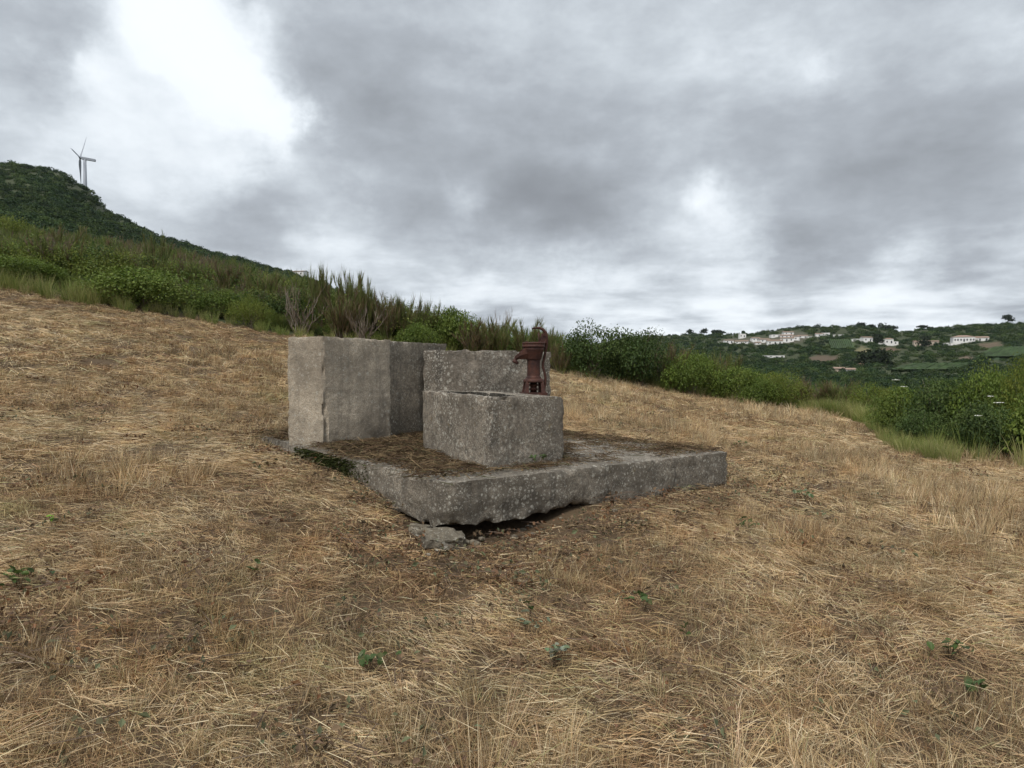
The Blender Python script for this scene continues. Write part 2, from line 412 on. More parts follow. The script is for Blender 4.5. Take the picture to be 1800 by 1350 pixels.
class Patches:
    def __init__(s): s.bm = bmesh.new()
    def grid(s, p00, p10, p11, p01, nu, nv):
        vs = [[s.bm.verts.new((p00.lerp(p10, i / nu)).lerp(p01.lerp(p11, i / nu), j / nv)) for i in range(nu + 1)] for j in range(nv + 1)]
        for j in range(nv):
            for i in range(nu): s.bm.faces.new((vs[j][i], vs[j][i + 1], vs[j + 1][i + 1], vs[j + 1][i]))
    def fan(s, pts):
        s.bm.faces.new([s.bm.verts.new(p) for p in pts])
    def done(s, name, mat, parent=None, rough=.006, chip=.02, post=None, seed=0.0):
        bm = s.bm; bmesh.ops.remove_doubles(bm, verts=bm.verts[:], dist=1e-4)
        bmesh.ops.recalc_face_normals(bm, faces=bm.faces[:]); bm.normal_update()
        mv = []
        for v in bm.verts:
            p = v.co + Vector((seed, 0, 0)); k = 0
            ang = max([e.calc_face_angle(0) for e in v.link_edges] or [0])
            n = mnoise.fractal(p * 5, 1, 2, 4) * rough * 1.4 + mnoise.noise(p * 38) * rough * .5
            if ang > .6: n -= .003 + chip * max(0, mnoise.fractal(p * 9, 1, 2, 3) + .12) ** 1.3
            mv.append((v, v.normal * n))
        for v, d in mv: v.co += d
        if post:
            for v in bm.verts: v.co = post(v.co)
        bm.normal_update()
        me = bpy.data.meshes.new(name); bm.to_mesh(me); bm.free()
        me.polygons.foreach_set('use_smooth', [True] * len(me.polygons)); me.materials.append(mat)
        try: me.set_sharp_from_angle(angle=math.radians(48))
        except Exception: pass
        return obj(name, me, parent)

def on_slab(px, d):
    x = (px - 900) / FPX * d; return Vector((x, d, slab_top(x, d)))
def up(p, h): return Vector((p.x, p.y, p.z + h))
def prism(name, foot, tops, mat, cell=.03, lean=0.0, **kw):
    """upright body on the slab: foot points and the height of each corner"""
    pt = Patches(); n = len(foot); tp = [up(p, h) for p, h in zip(foot, tops)]
    ft = [up(p, -.015) for p in foot]
    nz = max(4, int(max(tops) / cell)); ring = []
    for i in range(n):
        j = (i + 1) % n; nu = max(2, int((foot[j] - foot[i]).length / cell))
        pt.grid(ft[i], ft[j], tp[j], tp[i], nu, nz)
        ring += [tp[i].lerp(tp[j], k / nu) for k in range(nu)]
    pt.fan(ring)
    return pt.done(name, mat, **kw)

# slab
def build_slab():
    root = empty('concrete_slab', (0, 0, 0))
    tag(root, 'low weathered concrete slab carrying the tanks, undermined at its front corner', 'slab')
    pt = Patches(); c = .04
    q = [SF, SR, SB, SL]; lo = [up(p, -1) for p in q]
    nu = int((SR - SF).length / c); nv = int((SL - SF).length / c); nz = 9
    pt.grid(SF, SR, SB, SL, nu, nv); pt.grid(lo[0], lo[1], lo[2], lo[3], nu, nv)
    pt.grid(lo[0], lo[1], q[1], q[0], nu, nz); pt.grid(lo[1], lo[2], q[2], q[1], nv, nz)
    pt.grid(lo[3], lo[2], q[2], q[3], nu, nz); pt.grid(lo[0], lo[3], q[3], q[0], nv, nz)
    diag = (SB - SF).to_2d().normalized()
    e1 = (SR - SF).to_2d(); L1 = e1.length; e1 = e1 / L1
    def post(p):
        top = slab_top(p.x, p.y); wgt = min(1.2, max(-.2, (top - p.z)))
        s = (p.to_2d() - SF.to_2d()).dot(e1)
        T = .305 + .045 * mnoise.noise(Vector((p.x * 1.7, p.y * 1.7, 1))) - .07 * max(0, mnoise.noise(Vector((p.x * 3.1, p.y * 3.1, 6))) - .12) + .022 * mnoise.fractal(Vector((p.x * 13, p.y * 13, 3)), 1, 2, 4)
        T += .06 * max(0, s / L1)
        z = top - wgt * T if wgt > 0 else p.z
        d = (p.to_2d() - SF.to_2d()).length; x, y = p.x, p.y
        if d < .09: k = (.09 - d) * .4; x += diag.x * k; y += diag.y * k
        if wgt > .55:                                    # broken lower edge
            k = (wgt - .55) * .10 * (mnoise.fractal(Vector((x * 6, y * 6, z * 6)), 1, 2, 4) + .45); x += diag.x * k; y += diag.y * k
        return Vector((x, y, z))
    o = pt.done('slab_body', M_CONC_SLAB, root, .009, .05, post, 3)
    return root
SLAB = build_slab()

# tall tank: a front pier with a recessed side wall
tA, tB, tC = gp(505, 780), gp(568, 787), on_slab(687, 6.75)
nd = Vector((-(tC - tB).y, (tC - tB).x, 0)).normalized()
tC2 = tC + nd * .17; tC2.z = slab_top(tC2.x, tC2.y)
tD = on_slab(785, 7.9)
tE = Vector((tA.x + .75, tA.y + 1.75, 0)); tE.z = slab_top(tE.x, tE.y)
def htop(p, y): return ZC + (HY - y) / FPX * p.y - slab_top(p.x, p.y)
tall_f = [tA, tB, tC, tC2, tD, tE]
tall_h = [htop(tA, 592), htop(tB, 591), htop(tC, 597.5), htop(tC2, 597.5), htop(tD, 604), 1.06]
bcd = (tC - tB).to_2d().normalized(); bcn = Vector((-bcd.y, bcd.x))
def crack(p):
    """a split and spalled strip running up from the foot of the front corner"""
    h_ = p.z - slab_top(p.x, p.y); q = p.to_2d() - tB.to_2d(); u_ = q.dot(bcd); v_ = q.dot(bcn)
    if h_ < .56 and -.03 < v_ < .03:
        c_ = .028 + .022 * mnoise.noise(Vector((h_ * 7, 2, 0))); k = max(0, 1 - abs(u_ - c_) / (.022 + .02 * max(0, .3 - h_)))
        if k > 0: p = p + Vector((bcn.x, bcn.y, 0)) * (.05 * k * min(1, (.56 - h_) * 5))
    if abs(h_ - .50 - .015 * mnoise.noise(p * 4)) < .014: p = p + Vector((bcn.x, bcn.y, 0)) * (.0025 if abs(v_) < .03 else 0)
    if h_ < .13 and -.05 < v_ < .03 and u_ > .08: p = p + Vector((bcn.x, bcn.y, 0)) * (.03 * max(0, mnoise.fractal(p * 6, 1, 2, 3) + .3) * (1 - h_ / .13))
    return p
TT = empty('tall_concrete_tank', (0, 0, 0))
tag(TT, 'tallest concrete tank, pale and cracked at its foot, at the left end of the slab', 'tank')
tP = tA + tC - tB; tP.z = slab_top(tP.x, tP.y)
prism('front_pier', [tA, tB, tC, tP], [htop(tA, 592), htop(tB, 591), htop(tC, 597), htop(tC, 597)], M_CONC_TALL, .02, rough=.005, chip=.035, seed=11, post=crack, parent=TT)
off = Vector((bcd.x, bcd.y, 0)) * -.02
wS = [tC2 + off, tD, tE, tP + off]
for q in wS: q.z = slab_top(q.x, q.y)
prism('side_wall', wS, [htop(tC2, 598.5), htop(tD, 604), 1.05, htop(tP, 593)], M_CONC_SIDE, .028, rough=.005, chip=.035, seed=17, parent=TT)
# back tank
bC, bL, bR = on_slab(841, 7.02), on_slab(744, 7.42), on_slab(968, 7.55)
bB = bL + bR - bC; bB.z = slab_top(bB.x, bB.y)
BT = prism('rear_concrete_tank', [bC, bR, bB, bL], [htop(bC, 613.5), htop(bR, 619), 1.0, htop(bL, 614.5)], M_CONC_BACK, .028, rough=.009, chip=.05, seed=23)
tag(BT, 'grey lichen-spotted concrete tank standing behind the trough and the pump', 'tank')
def in_poly(p, q):
    c = False
    for i in range(len(q)):
        a, b = q[i], q[i - 1]
        if (a.y > p[1]) != (b.y > p[1]) and p[0] < (b.x - a.x) * (p[1] - a.y) / (b.y - a.y) + a.x: c = not c
    return c
# trough with an open basin
def build_trough():
    f = [gp(862, 828.5), gp(992.5, 812), None, gp(735, 790)]
    f[3] = f[0].lerp(f[3], .93)
    b = f[3] + f[1] - f[0]; f[2] = Vector((b.x, b.y, slab_top(b.x, b.y)))
    hs = [htop(f[0], 698), htop(f[1], 697), .53, htop(f[3], 687)]
    tp = [up(p, h) for p, h in zip(f, hs)]; ft = [up(p, -.015) for p in f]
    tp[2] = tp[1] + tp[3] - tp[0]
    u = lambda a, b_: tp[0].lerp(tp[1], a).lerp(tp[3].lerp(tp[2], a), b_)
    inn = [u(.09, .055), u(.62, .055), u(.62, .945), u(.09, .945)]; bot = [up(p, -.36) for p in inn]
    pt = Patches(); c = .024; n = [int((f[(i + 1) % 4] - f[i]).length / c) for i in range(4)]; n[2] = n[0]; n[3] = n[1]
    for i in range(4):
        j = (i + 1) % 4
        pt.grid(ft[i], ft[j], tp[j], tp[i], n[i], 20)
        pt.grid(tp[i], tp[j], inn[j], inn[i], n[i], 4)
        pt.grid(inn[i], inn[j], bot[j], bot[i], n[i], 12)
    pt.grid(bot[0], bot[1], bot[2], bot[3], n[0], n[1])
    o = pt.done('water_trough', M_CONC_TROUGH, None, .008, .045, None, 31)
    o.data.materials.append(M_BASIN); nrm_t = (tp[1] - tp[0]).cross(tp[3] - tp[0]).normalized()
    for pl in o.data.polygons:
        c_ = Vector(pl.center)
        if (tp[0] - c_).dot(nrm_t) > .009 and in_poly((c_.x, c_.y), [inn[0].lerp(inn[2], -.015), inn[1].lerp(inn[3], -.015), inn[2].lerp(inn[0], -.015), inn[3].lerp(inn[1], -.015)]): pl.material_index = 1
    tag(o, 'low open concrete trough with lichen spots, at the front of the slab', 'trough')
    return o, tp
TR, TRT = build_trough()

def rock(name, c, size, seed, parent=None, mat=M_STONE, rz=0):
    bm = bmesh.new(); bmesh.ops.create_icosphere(bm, subdivisions=4, radius=1)
    for v in bm.verts:
        p = v.co.copy(); q = Vector([math.copysign(abs(a) ** .6, a) for a in p])
        q *= 1 + .28 * mnoise.fractal(p * 1.3 + Vector((seed, 0, 0)), 1, 2, 5)
        v.co = Vector((q.x * size[0], q.y * size[1], q.z * size[2]))
    me = bpy.data.meshes.new(name); bm.to_mesh(me); bm.free(); me.materials.append(mat)
    o = obj(name, me, parent, c); o.rotation_euler = (.1, .08, rz); return o
g = at(778, 4.27)
tag(rock('stone', (g.x - .0, g.y + .03, g.z + .045), (.135, .11, .06), 4, rz=.4), 'pale broken stone wedged under the front corner of the slab', 'stone')
g = at(738, 4.42)
tag(rock('stone', (g.x, g.y + .02, g.z + .035), (.075, .07, .045), 9, rz=1.2), 'small stone left of the one under the slab corner', 'stone')

def rubble():
    V = []; F = []
    for k in range(34):
        q = random.random(); e = VOIDL[0].lerp(VOIDL[1], q); x_, y_ = e.x + random.gauss(0, .10), e.y + random.gauss(-.06, .08); r_ = random.uniform(.008, .028)
        bm = bmesh.new(); bmesh.ops.create_icosphere(bm, subdivisions=1, radius=1); b0 = len(V); z_ = h1(x_, y_) + r_ * .7
        for v in bm.verts:
            p = v.co * (1 + .35 * mnoise.noise(v.co * 1.7 + Vector((k, 0, 0)))); V.append((x_ + p.x * r_ * 1.3, y_ + p.y * r_, z_ + p.z * r_ * .75))
        F += [[b0 + v.index for v in f.verts] for f in bm.faces]; bm.free()
    o = obj('rubble', mesh('rubble', V, F, M_STONE)); tag(o, 'small crumbled concrete fragments below the undermined slab edge', 'rubble', None, 'stuff')
VOIDL = (Vector((-.5, 4.22)), Vector((.9, 5.4)))
rubble()

# ------------------------------------------------------------------ hand pump
def build_pump():
    d = 5.86; p = on_slab(938, d)
    # height of the trough's top under the pump
    a, b, c_ = TRT[0], TRT[1], TRT[3]; nn = (b - a).cross(c_ - a); z = a.z - (nn.x * (p.x - a.x) + nn.y * (p.y - a.y)) / nn.z
    R = empty('hand_pump', (p.x, p.y, z - .004), math.radians(8))
    tag(R, 'rusty cast iron hand pump with curved handle standing on the trough', 'hand pump')
    k = .000605                      # metres per crop pixel
    # base: plate, four splayed legs and a collar plate
    m = MB(); m.box((0, 0, .012), (.215, .20, .024)); m.build('base_plate', M_RUST, R)
    for sx in (-1, 1):
        for sy in (-1, 1):
            m = MB(); V = []
            for zz_, ox, w_ in ((.018, .098, .042), (.06, .088, .032), (.10, .082, .030), (.128, .074, .036)):
                for qx, qy in ((-.5, -.5), (.5, -.5), (.5, .5), (-.5, .5)): V.append((sx * (ox - w_ / 2) + qx * w_, sy * (ox * .85 - w_ / 2) + qy * w_, zz_))
            F = [(i * 4 + j, i * 4 + (j + 1) % 4, i * 4 + 4 + (j + 1) % 4, i * 4 + 4 + j) for i in range(3) for j in range(4)] + [(3, 2, 1, 0), (12, 13, 14, 15)]
            m.add(V, F).build('leg', M_RUST, R)
    m = MB(); m.lathe([(.092, .114), (.094, .118), (.092, .140), (.074, .146), (.072, .150)]); m.build('collar', M_RUST, R, True)
    m = MB(); m.lathe([(.030, .016), (.030, .045), (.042, .048), (.042, .058), (.030, .061), (.030, .08), (.044, .083), (.044, .095), (.032, .098), (.032, .118)], 20); m.build('suction_pipe', M_RUST, R, True)
    m = MB(); m.lathe([(.062, .145), (.068, .150), (.068, .158), (.060, .163), (.058, .175), (.0575, .30), (.060, .318)]); m.build('barrel', M_RUST, R, True)
    m = MB(); m.lathe([(.060, .312), (.066, .316), (.068, .325), (.078, .36), (.092, .40), (.098, .425)]); m.build('reservoir', M_RUST, R, True)
    m = MB(); m.lathe([(.100, .424), (.104, .427), (.104, .438), (.1015, .441), (.1015, .456), (.104, .459), (.104, .466), (.098, .470), (.03, .474)]); ld = m.build('lid', M_RUST, R, True)
    for a_ in range(4):
        th = a_ * math.pi / 2 + .6; m = MB(); m.lathe([(.009, .466), (.009, .479), (.005, .482)], 6, (.084 * math.cos(th), .084 * math.sin(th), 0)); m.build('bolt', M_RUST, ld)
    # spout: open-topped channel reaching out and tipping down
    sec = [(-.045, .322, .424, .056), (-.085, .320, .420, .050), (-.11, .320, .398, .044), (-.132, .322, .374, .038), (-.152, .312, .358, .034), (-.168, .300, .345, .033)]
    V = []; F = []
    for x, zb, zt, hw in sec:
        mid = zb + (zt - zb) * .45
        V += [(x, -hw, zt), (x, -hw, mid), (x, -hw * .6, zb), (x, hw * .6, zb), (x, hw, mid), (x, hw, zt), (x, hw - .008, zt), (x, hw - .010, mid), (x, hw * .5, zb + .009), (x, -hw * .5, zb + .009), (x, -hw + .010, mid), (x, -hw + .008, zt)]
    n = 12
    for i in range(len(sec) - 1):
        for j in range(n): F.append((i * n + j, (i + 1) * n + j, (i + 1) * n + (j + 1) % n, i * n + (j + 1) % n))
    F.append(list(range(n))); F.append([(len(sec) - 1) * n + j for j in range(n)][::-1])
    MB().add(V, F).build('spout', M_RUST, R)
    m = MB(); m.tube([(-.152, 0, .306), (-.168, 0, .292), (-.172, 0, .284)], [.03, .028, .026], 14); m.build('spout_lip', M_RUST, R, True)
    # fulcrum bracket, piston rod and lever
    m = MB()
    for sy in (-.022, .022):
        V = [(.055, sy - .005, .462), (.112, sy - .005, .462), (.112, sy - .005, .52), (.098, sy - .005, .553), (.080, sy - .005, .553), (.066, sy - .005, .52)]
        V += [(x, y + .010, z_) for x, y, z_ in V]
        m.add(V, [(0, 1, 2, 3, 4, 5), (11, 10, 9, 8, 7, 6)] + [(i, 6 + i, 6 + (i + 1) % 6, (i + 1) % 6) for i in range(6)])
    m.build('fulcrum_bracket', M_RUST, R)
    MB().tube([(.09, -.036, .537), (.09, .036, .537)], .009, 10).build('pivot_pin', M_RUST, R)
    MB().tube([(.05, 0, .43), (.05, 0, .50), (.046, 0, .56)], .0075, 8).build('piston_rod', M_RUST, R, True)
    pts = [(-.012, 0, .594), (.02, 0, .600), (.055, 0, .600), (.085, 0, .585), (.107, 0, .558), (.117, 0, .52), (.117, 0, .46), (.110, 0, .40), (.098, 0, .34), (.086, 0, .29), (.084, 0, .25), (.098, 0, .205), (.108, 0, .16), (.106, 0, .10), (.096, 0, .05), (.094, 0, .03)]
    MB().tube(pts, [.008, .009, .011, .014, .016, .015, .014, .013, .012, .012, .012, .012, .012, .0115, .0115, .012], 10, 1.0, (0, 1, 0)).build('handle', M_RUST, R, True)
    R.scale = (1, 1, 1)
build_pump()

# ------------------------------------------------------------------ vegetation meshes
def rv(n, a, b): return RNG.uniform(a, b, n)
def unit(v): return v / np.maximum(np.linalg.norm(v, axis=-1, keepdims=True), 1e-9)

def blades(base, tip, width, col, sag=.0, side=None):
    """thin pointed strips from base to tip; col one colour per blade"""
    n = len(base); d = tip - base
    s = unit(np.cross(d, RNG.normal(size=(n, 3)))) if side is None else side
    wv = s * (np.asarray(width).reshape(-1, 1) / 2)
    mid = base + d * .55; mid[:, 2] += np.asarray(sag) * np.linalg.norm(d, axis=1)
    V = np.stack([base - wv, base + wv, mid + wv * .8, mid - wv * .8, tip], 1).reshape(-1, 3)
    F = []
    for i in range(n): k = i * 5; F += [(k, k + 1, k + 2, k + 3), (k + 3, k + 2, k + 4)]
    return V, F, np.repeat(col, 5, 0)

def leaves(c, nrm, size, col, asp=.55):
    """folded pointed leaves"""
    n = len(c); nrm = unit(nrm); t = unit(np.cross(nrm, RNG.normal(size=(n, 3)))); b = np.cross(nrm, t)
    s = np.asarray(size).reshape(-1, 1)
    V = np.stack([c - t * s * .5, c + b * s * asp * .5 + nrm * s * .10 - t * s * .05, c + t * s * .5 - nrm * s * .08, c - b * s * asp * .5 + nrm * s * .10 - t * s * .05], 1).reshape(-1, 3)
    F = [(4 * i, 4 * i + 1, 4 * i + 2, 4 * i + 3) for i in range(n)]
    return V, F, np.repeat(col, 4, 0)

def oval(c, nrm, size, col, asp=.7):
    n = len(c); nrm = unit(nrm); t = unit(np.cross(nrm, RNG.normal(size=(n, 3)))); b = np.cross(nrm, t); s = np.asarray(size).reshape(-1, 1)
    V = np.stack([c + t * s * u + b * s * asp * v + nrm * s * q for u, v, q in ((-.5, 0, 0), (-.28, .4, .08), (.1, .5, .12), (.38, .28, .05), (.55, 0, -.1), (.38, -.28, .05), (.1, -.5, .12), (-.28, -.4, .08))], 1).reshape(-1, 3)
    F = []
    for i in range(n): k = i * 8; F += [(k, k + 1, k + 2, k + 3, k + 4), (k, k + 4, k + 5, k + 6, k + 7)]
    return V, F, np.repeat(col, 8, 0)

def join(*parts):
    V = []; F = []; C = []; b = 0
    for v, f, c in parts:
        V.append(v); C.append(c); F += [tuple(i + b for i in q) for q in f]; b += len(v)
    return np.concatenate(V), F, np.concatenate(C)

def shade(c, n, v=.3, hue=.08):
    c = np.array(c)[None, :] * (1 + RNG.uniform(-v, v, (n, 1))) * (1 + RNG.uniform(-hue, hue, (n, 3)))
    return np.clip(c, .005, .9)

def pick(cols, n, wts=None):
    k = RNG.choice(len(cols), n, p=wts); return np.array(cols)[k]

STRAWC = [(.52, .385, .215), (.45, .315, .165), (.37, .245, .125), (.58, .46, .29), (.27, .165, .085), (.41, .34, .17), (.33, .20, .105)]
STRAWW = [.25, .22, .17, .13, .1, .06, .07]

def scatter(name, pts, rot, scl, protos, kind='stuff', label=None, cat=None, idx=None):
    """one stuff object: copies of a few small meshes placed by geometry nodes"""
    coll = bpy.data.collections.new(name + '_pieces')
    for i, me in enumerate(protos):
        coll.objects.link(bpy.data.objects.new('%s_piece_%02d' % (name, i), me))
    me = bpy.data.meshes.new(name); me.from_pydata(np.asarray(pts).tolist(), [], [])
    n = len(pts)
    a = me.attributes.new('rot', 'FLOAT_VECTOR', 'POINT'); a.data.foreach_set('vector', np.asarray(rot, np.float32).ravel())
    scl = np.asarray(scl, np.float32); scl = np.repeat(scl[:, None], 3, 1) if scl.ndim == 1 else scl
    a = me.attributes.new('scl', 'FLOAT_VECTOR', 'POINT'); a.data.foreach_set('vector', scl.ravel())
    a = me.attributes.new('idx', 'INT', 'POINT'); a.data.foreach_set('value', (RNG.integers(0, len(protos), n) if idx is None else np.asarray(idx)).astype(np.int32))
    o = obj(name, me)
    ng = bpy.data.node_groups.new(name, 'GeometryNodeTree')
    ng.interface.new_socket('Geometry', in_out='INPUT', socket_type='NodeSocketGeometry')
    ng.interface.new_socket('Geometry', in_out='OUTPUT', socket_type='NodeSocketGeometry')
    N = ng.nodes; L = ng.links
    gi = N.new('NodeGroupInput'); go = N.new('NodeGroupOutput'); ip = N.new('GeometryNodeInstanceOnPoints')
    ci = N.new('GeometryNodeCollectionInfo'); ci.inputs['Collection'].default_value = coll
    ci.inputs['Separate Children'].default_value = True; ci.inputs['Reset Children'].default_value = True
    def attr(nm, ty):
        q = N.new('GeometryNodeInputNamedAttribute'); q.data_type = ty; q.inputs['Name'].default_value = nm; return q.outputs['Attribute']
    er = N.new('FunctionNodeEulerToRotation'); L.new(attr('rot', 'FLOAT_VECTOR'), er.inputs[0])
    L.new(gi.outputs[0], ip.inputs['Points']); L.new(ci.outputs[0], ip.inputs['Instance'])
    ip.inputs['Pick Instance'].default_value = True
    L.new(attr('idx', 'INT'), ip.inputs['Instance Index']); L.new(er.outputs[0], ip.inputs['Rotation']); L.new(attr('scl', 'FLOAT_VECTOR'), ip.inputs['Scale'])
    L.new(ip.outputs[0], go.inputs[0])
    md = o.modifiers.new('scatter', 'NODES'); md.node_group = ng
    tag(o, label, cat, None, kind); return o

# --- far canopy and far trees
def canopy_mesh(n, sz, cols, flat=.7):
    th = rv(n, 0, 2 * math.pi); u = rv(n, -.25, 1); rr = np.sqrt(np.clip(1 - u * u, 0, 1))
    nrm = np.c_[rr * np.cos(th), rr * np.sin(th), u]
    lob = 1 + .28 * np.sin(3 * th + rv(1, 0, 6)) * rr + .2 * np.sin(5 * u + 2 * th)
    c = nrm * (lob * rv(n, .72, 1.06))[:, None]; c[:, 2] *= flat
    col = shade((1, 1, 1), n, .4) * pick(cols, n)
    return leaves(c, nrm + RNG.normal(size=(n, 3)) * .5, rv(n, sz * .6, sz * 1.3), col, .8)
CAN = []
for i in range(6):
    v, f, c = canopy_mesh(240, .28, [[(.044, .082, .024), (.06, .10, .028), (.036, .068, .024)], [(.058, .09, .028), (.08, .118, .034)], [(.030, .06, .024), (.042, .074, .028)]][i % 3])
    CAN.append(mesh('canopy_%d' % i, v, f, M_FAR, c))
def slope_points(n, px0, px1, r0, r1, keep=None):
    px = rv(n, px0, px1); d = np.exp(rv(n, math.log(r0), math.log(r1))); x = (px - 900) / FPX * d; z = H(x, d)
    row = HY - (z - ZC) / d * FPX; ok = np.ones(n, bool)
    if keep is not None: ok = keep(px, row, d)
    return np.c_[x, d, z][ok], d[ok]
def not_in_patch(px, row, d):
    ok = np.ones(len(px), bool)
    for cx, cy, sx, sy, c in PATCH: ok &= (((px - cx) / (sx + 2)) ** 2 + ((row - cy) / (sy + 1)) ** 2) > 1
    open_ = (px > 1540) & (row > 605) & (row < 660)          # thinner scrub on the open slope
    ok &= ~(open_ & (RNG.random(len(px)) < .45))
    return ok
p, d = slope_points(9500, -500, 640, 110, 640)
s = d ** .5 * .135 * rv(len(d), .38, 1.3) ** 1.2
scatter('hill_scrub', p + np.c_[0 * s, 0 * s, s * .1], np.c_[rv(len(d), -.2, .2), rv(len(d), -.2, .2), rv(len(d), 0, 6.3)], np.c_[s, s, s * rv(len(d), .7, 1.1)], CAN, 'stuff', 'dark green scrub covering the steep hill below the turbine', 'scrub')
p, d = slope_points(9000, 1080, 2300, 130, 900, not_in_patch)
s = d ** .5 * .115 * rv(len(d), .5, 1.35)
scatter('valley_wood', p + np.c_[0 * s, 0 * s, s * .15], np.c_[rv(len(d), -.2, .2), rv(len(d), -.2, .2), rv(len(d), 0, 6.3)], np.c_[s, s, s * rv(len(d), .7, 1.2)], CAN, 'stuff', 'dark woods and scrub on the far valley side around the village', 'wood')

M_BARK = plain('bark', (.07, .055, .042), .95, .3, 8)
def tree(px, y, h, rad, label, shape='round', trunk_h=.3):
    d = find_d(px, y, 400, 1000); d = min(d, 850); b = at(px, d); b.z -= .5
    R = empty('ridge_tree', b); tag(R, label, 'tree', 'trees along the far ridge')
    MB().tube([(0, 0, 0), (.1, .1, h * .4), (.2, 0, h * .75)], [h * .035, h * .025, h * .012], 7).build('trunk', M_BARK, R)
    parts = []
    for k in range(7 if shape != 'column' else 4):
        q = Vector((random.uniform(-.5, .5) * rad, random.uniform(-.5, .5) * rad, 0)); hz = random.uniform(trunk_h + .2, .92) * h
        r = rad * random.uniform(.4, .68)
        if shape == 'umbrella': hz = h * random.uniform(.8, .95); q *= 1.7; r *= .75
        if shape == 'column': q *= .3; hz = h * (trunk_h + .2 * k); r = rad * .8
        v, f, c = canopy_mesh(90, .5, [(.022, .036, .016), (.03, .045, .02)], .5 if shape == 'umbrella' else .85); parts.append((v * r + np.array([q.x, q.y, hz]), f, c))
    v, f, c = join(*parts); obj('crown', mesh('crown', v, f, M_FAR, c), R)
for a in [(1212, 583, 9, 4.5, 'leftmost dark tree on the far ridge left of the village'), (1237, 584, 10, 4.5, 'tall round dark tree on the ridge left of the village'),
          (1258, 585, 8, 5.5, 'broad low tree right of the tall one on the ridge left of the village'), (1267, 585, 8.5, 5, 'second broad low tree on the ridge left of the village'),
          (1290, 586, 6, 1.6, 'thin small tree alone on the ridge left of the village', 'column'), (1306, 588, 9, 3.2, 'round tree just above the leftmost tower house of the village'),
          (1429, 572, 7, 3, 'small pair-forming tree on the ridge top above the village'), (1435, 572, 8.5, 3.4, 'larger small tree on the ridge top above the village'),
          (1515, 573, 14, 6, 'broad dark tree on the ridge above the big white house'), (1532, 576, 12, 6, 'dark tree right of the broad one above the big white house'),
          (1555, 580, 15, 8, 'dense dark tree left of the dip in the far ridge'), (1567, 581, 14, 6, 'dense dark tree at the edge of the dip in the far ridge'),
          (1624, 577, 15, 6.5, 'umbrella pine, left of two, right of the dip in the ridge', 'umbrella', .6), (1637, 576, 13, 5, 'umbrella pine, right of two, right of the dip in the ridge', 'umbrella', .6),
          (1649, 574, 7, 1.8, 'thin little tree right of the umbrella pines', 'column'), (1691, 571, 7, 2, 'small thin tree on the ridge above the long white house', 'column'),
          (1726, 571, 10, 1.2, 'narrow cypress on the ridge above the long white house', 'column', .2), (1740, 571, 11, 7, 'tallest round tree on the ridge at the right'),
          (1756, 571, 11, 6, 'round tree right of the tallest one on the ridge'), (1770, 571, 9, 5, 'rightmost round tree on the ridge'),
          (1625, 610, 8, 5, 'round dark tree between two small ochre-roofed houses', 'round', .0), (1541, 607, 9, 5, 'dark round tree left of the white house with annexes', 'round', .0),
          (1541, 643, 8, 7, 'dark broad tree below the brown soil patch in the valley', 'round', .0), (1520, 652, 7, 7, 'dark broad tree beside the low farm shed in the valley', 'round', .0)]:
    tree(*a)

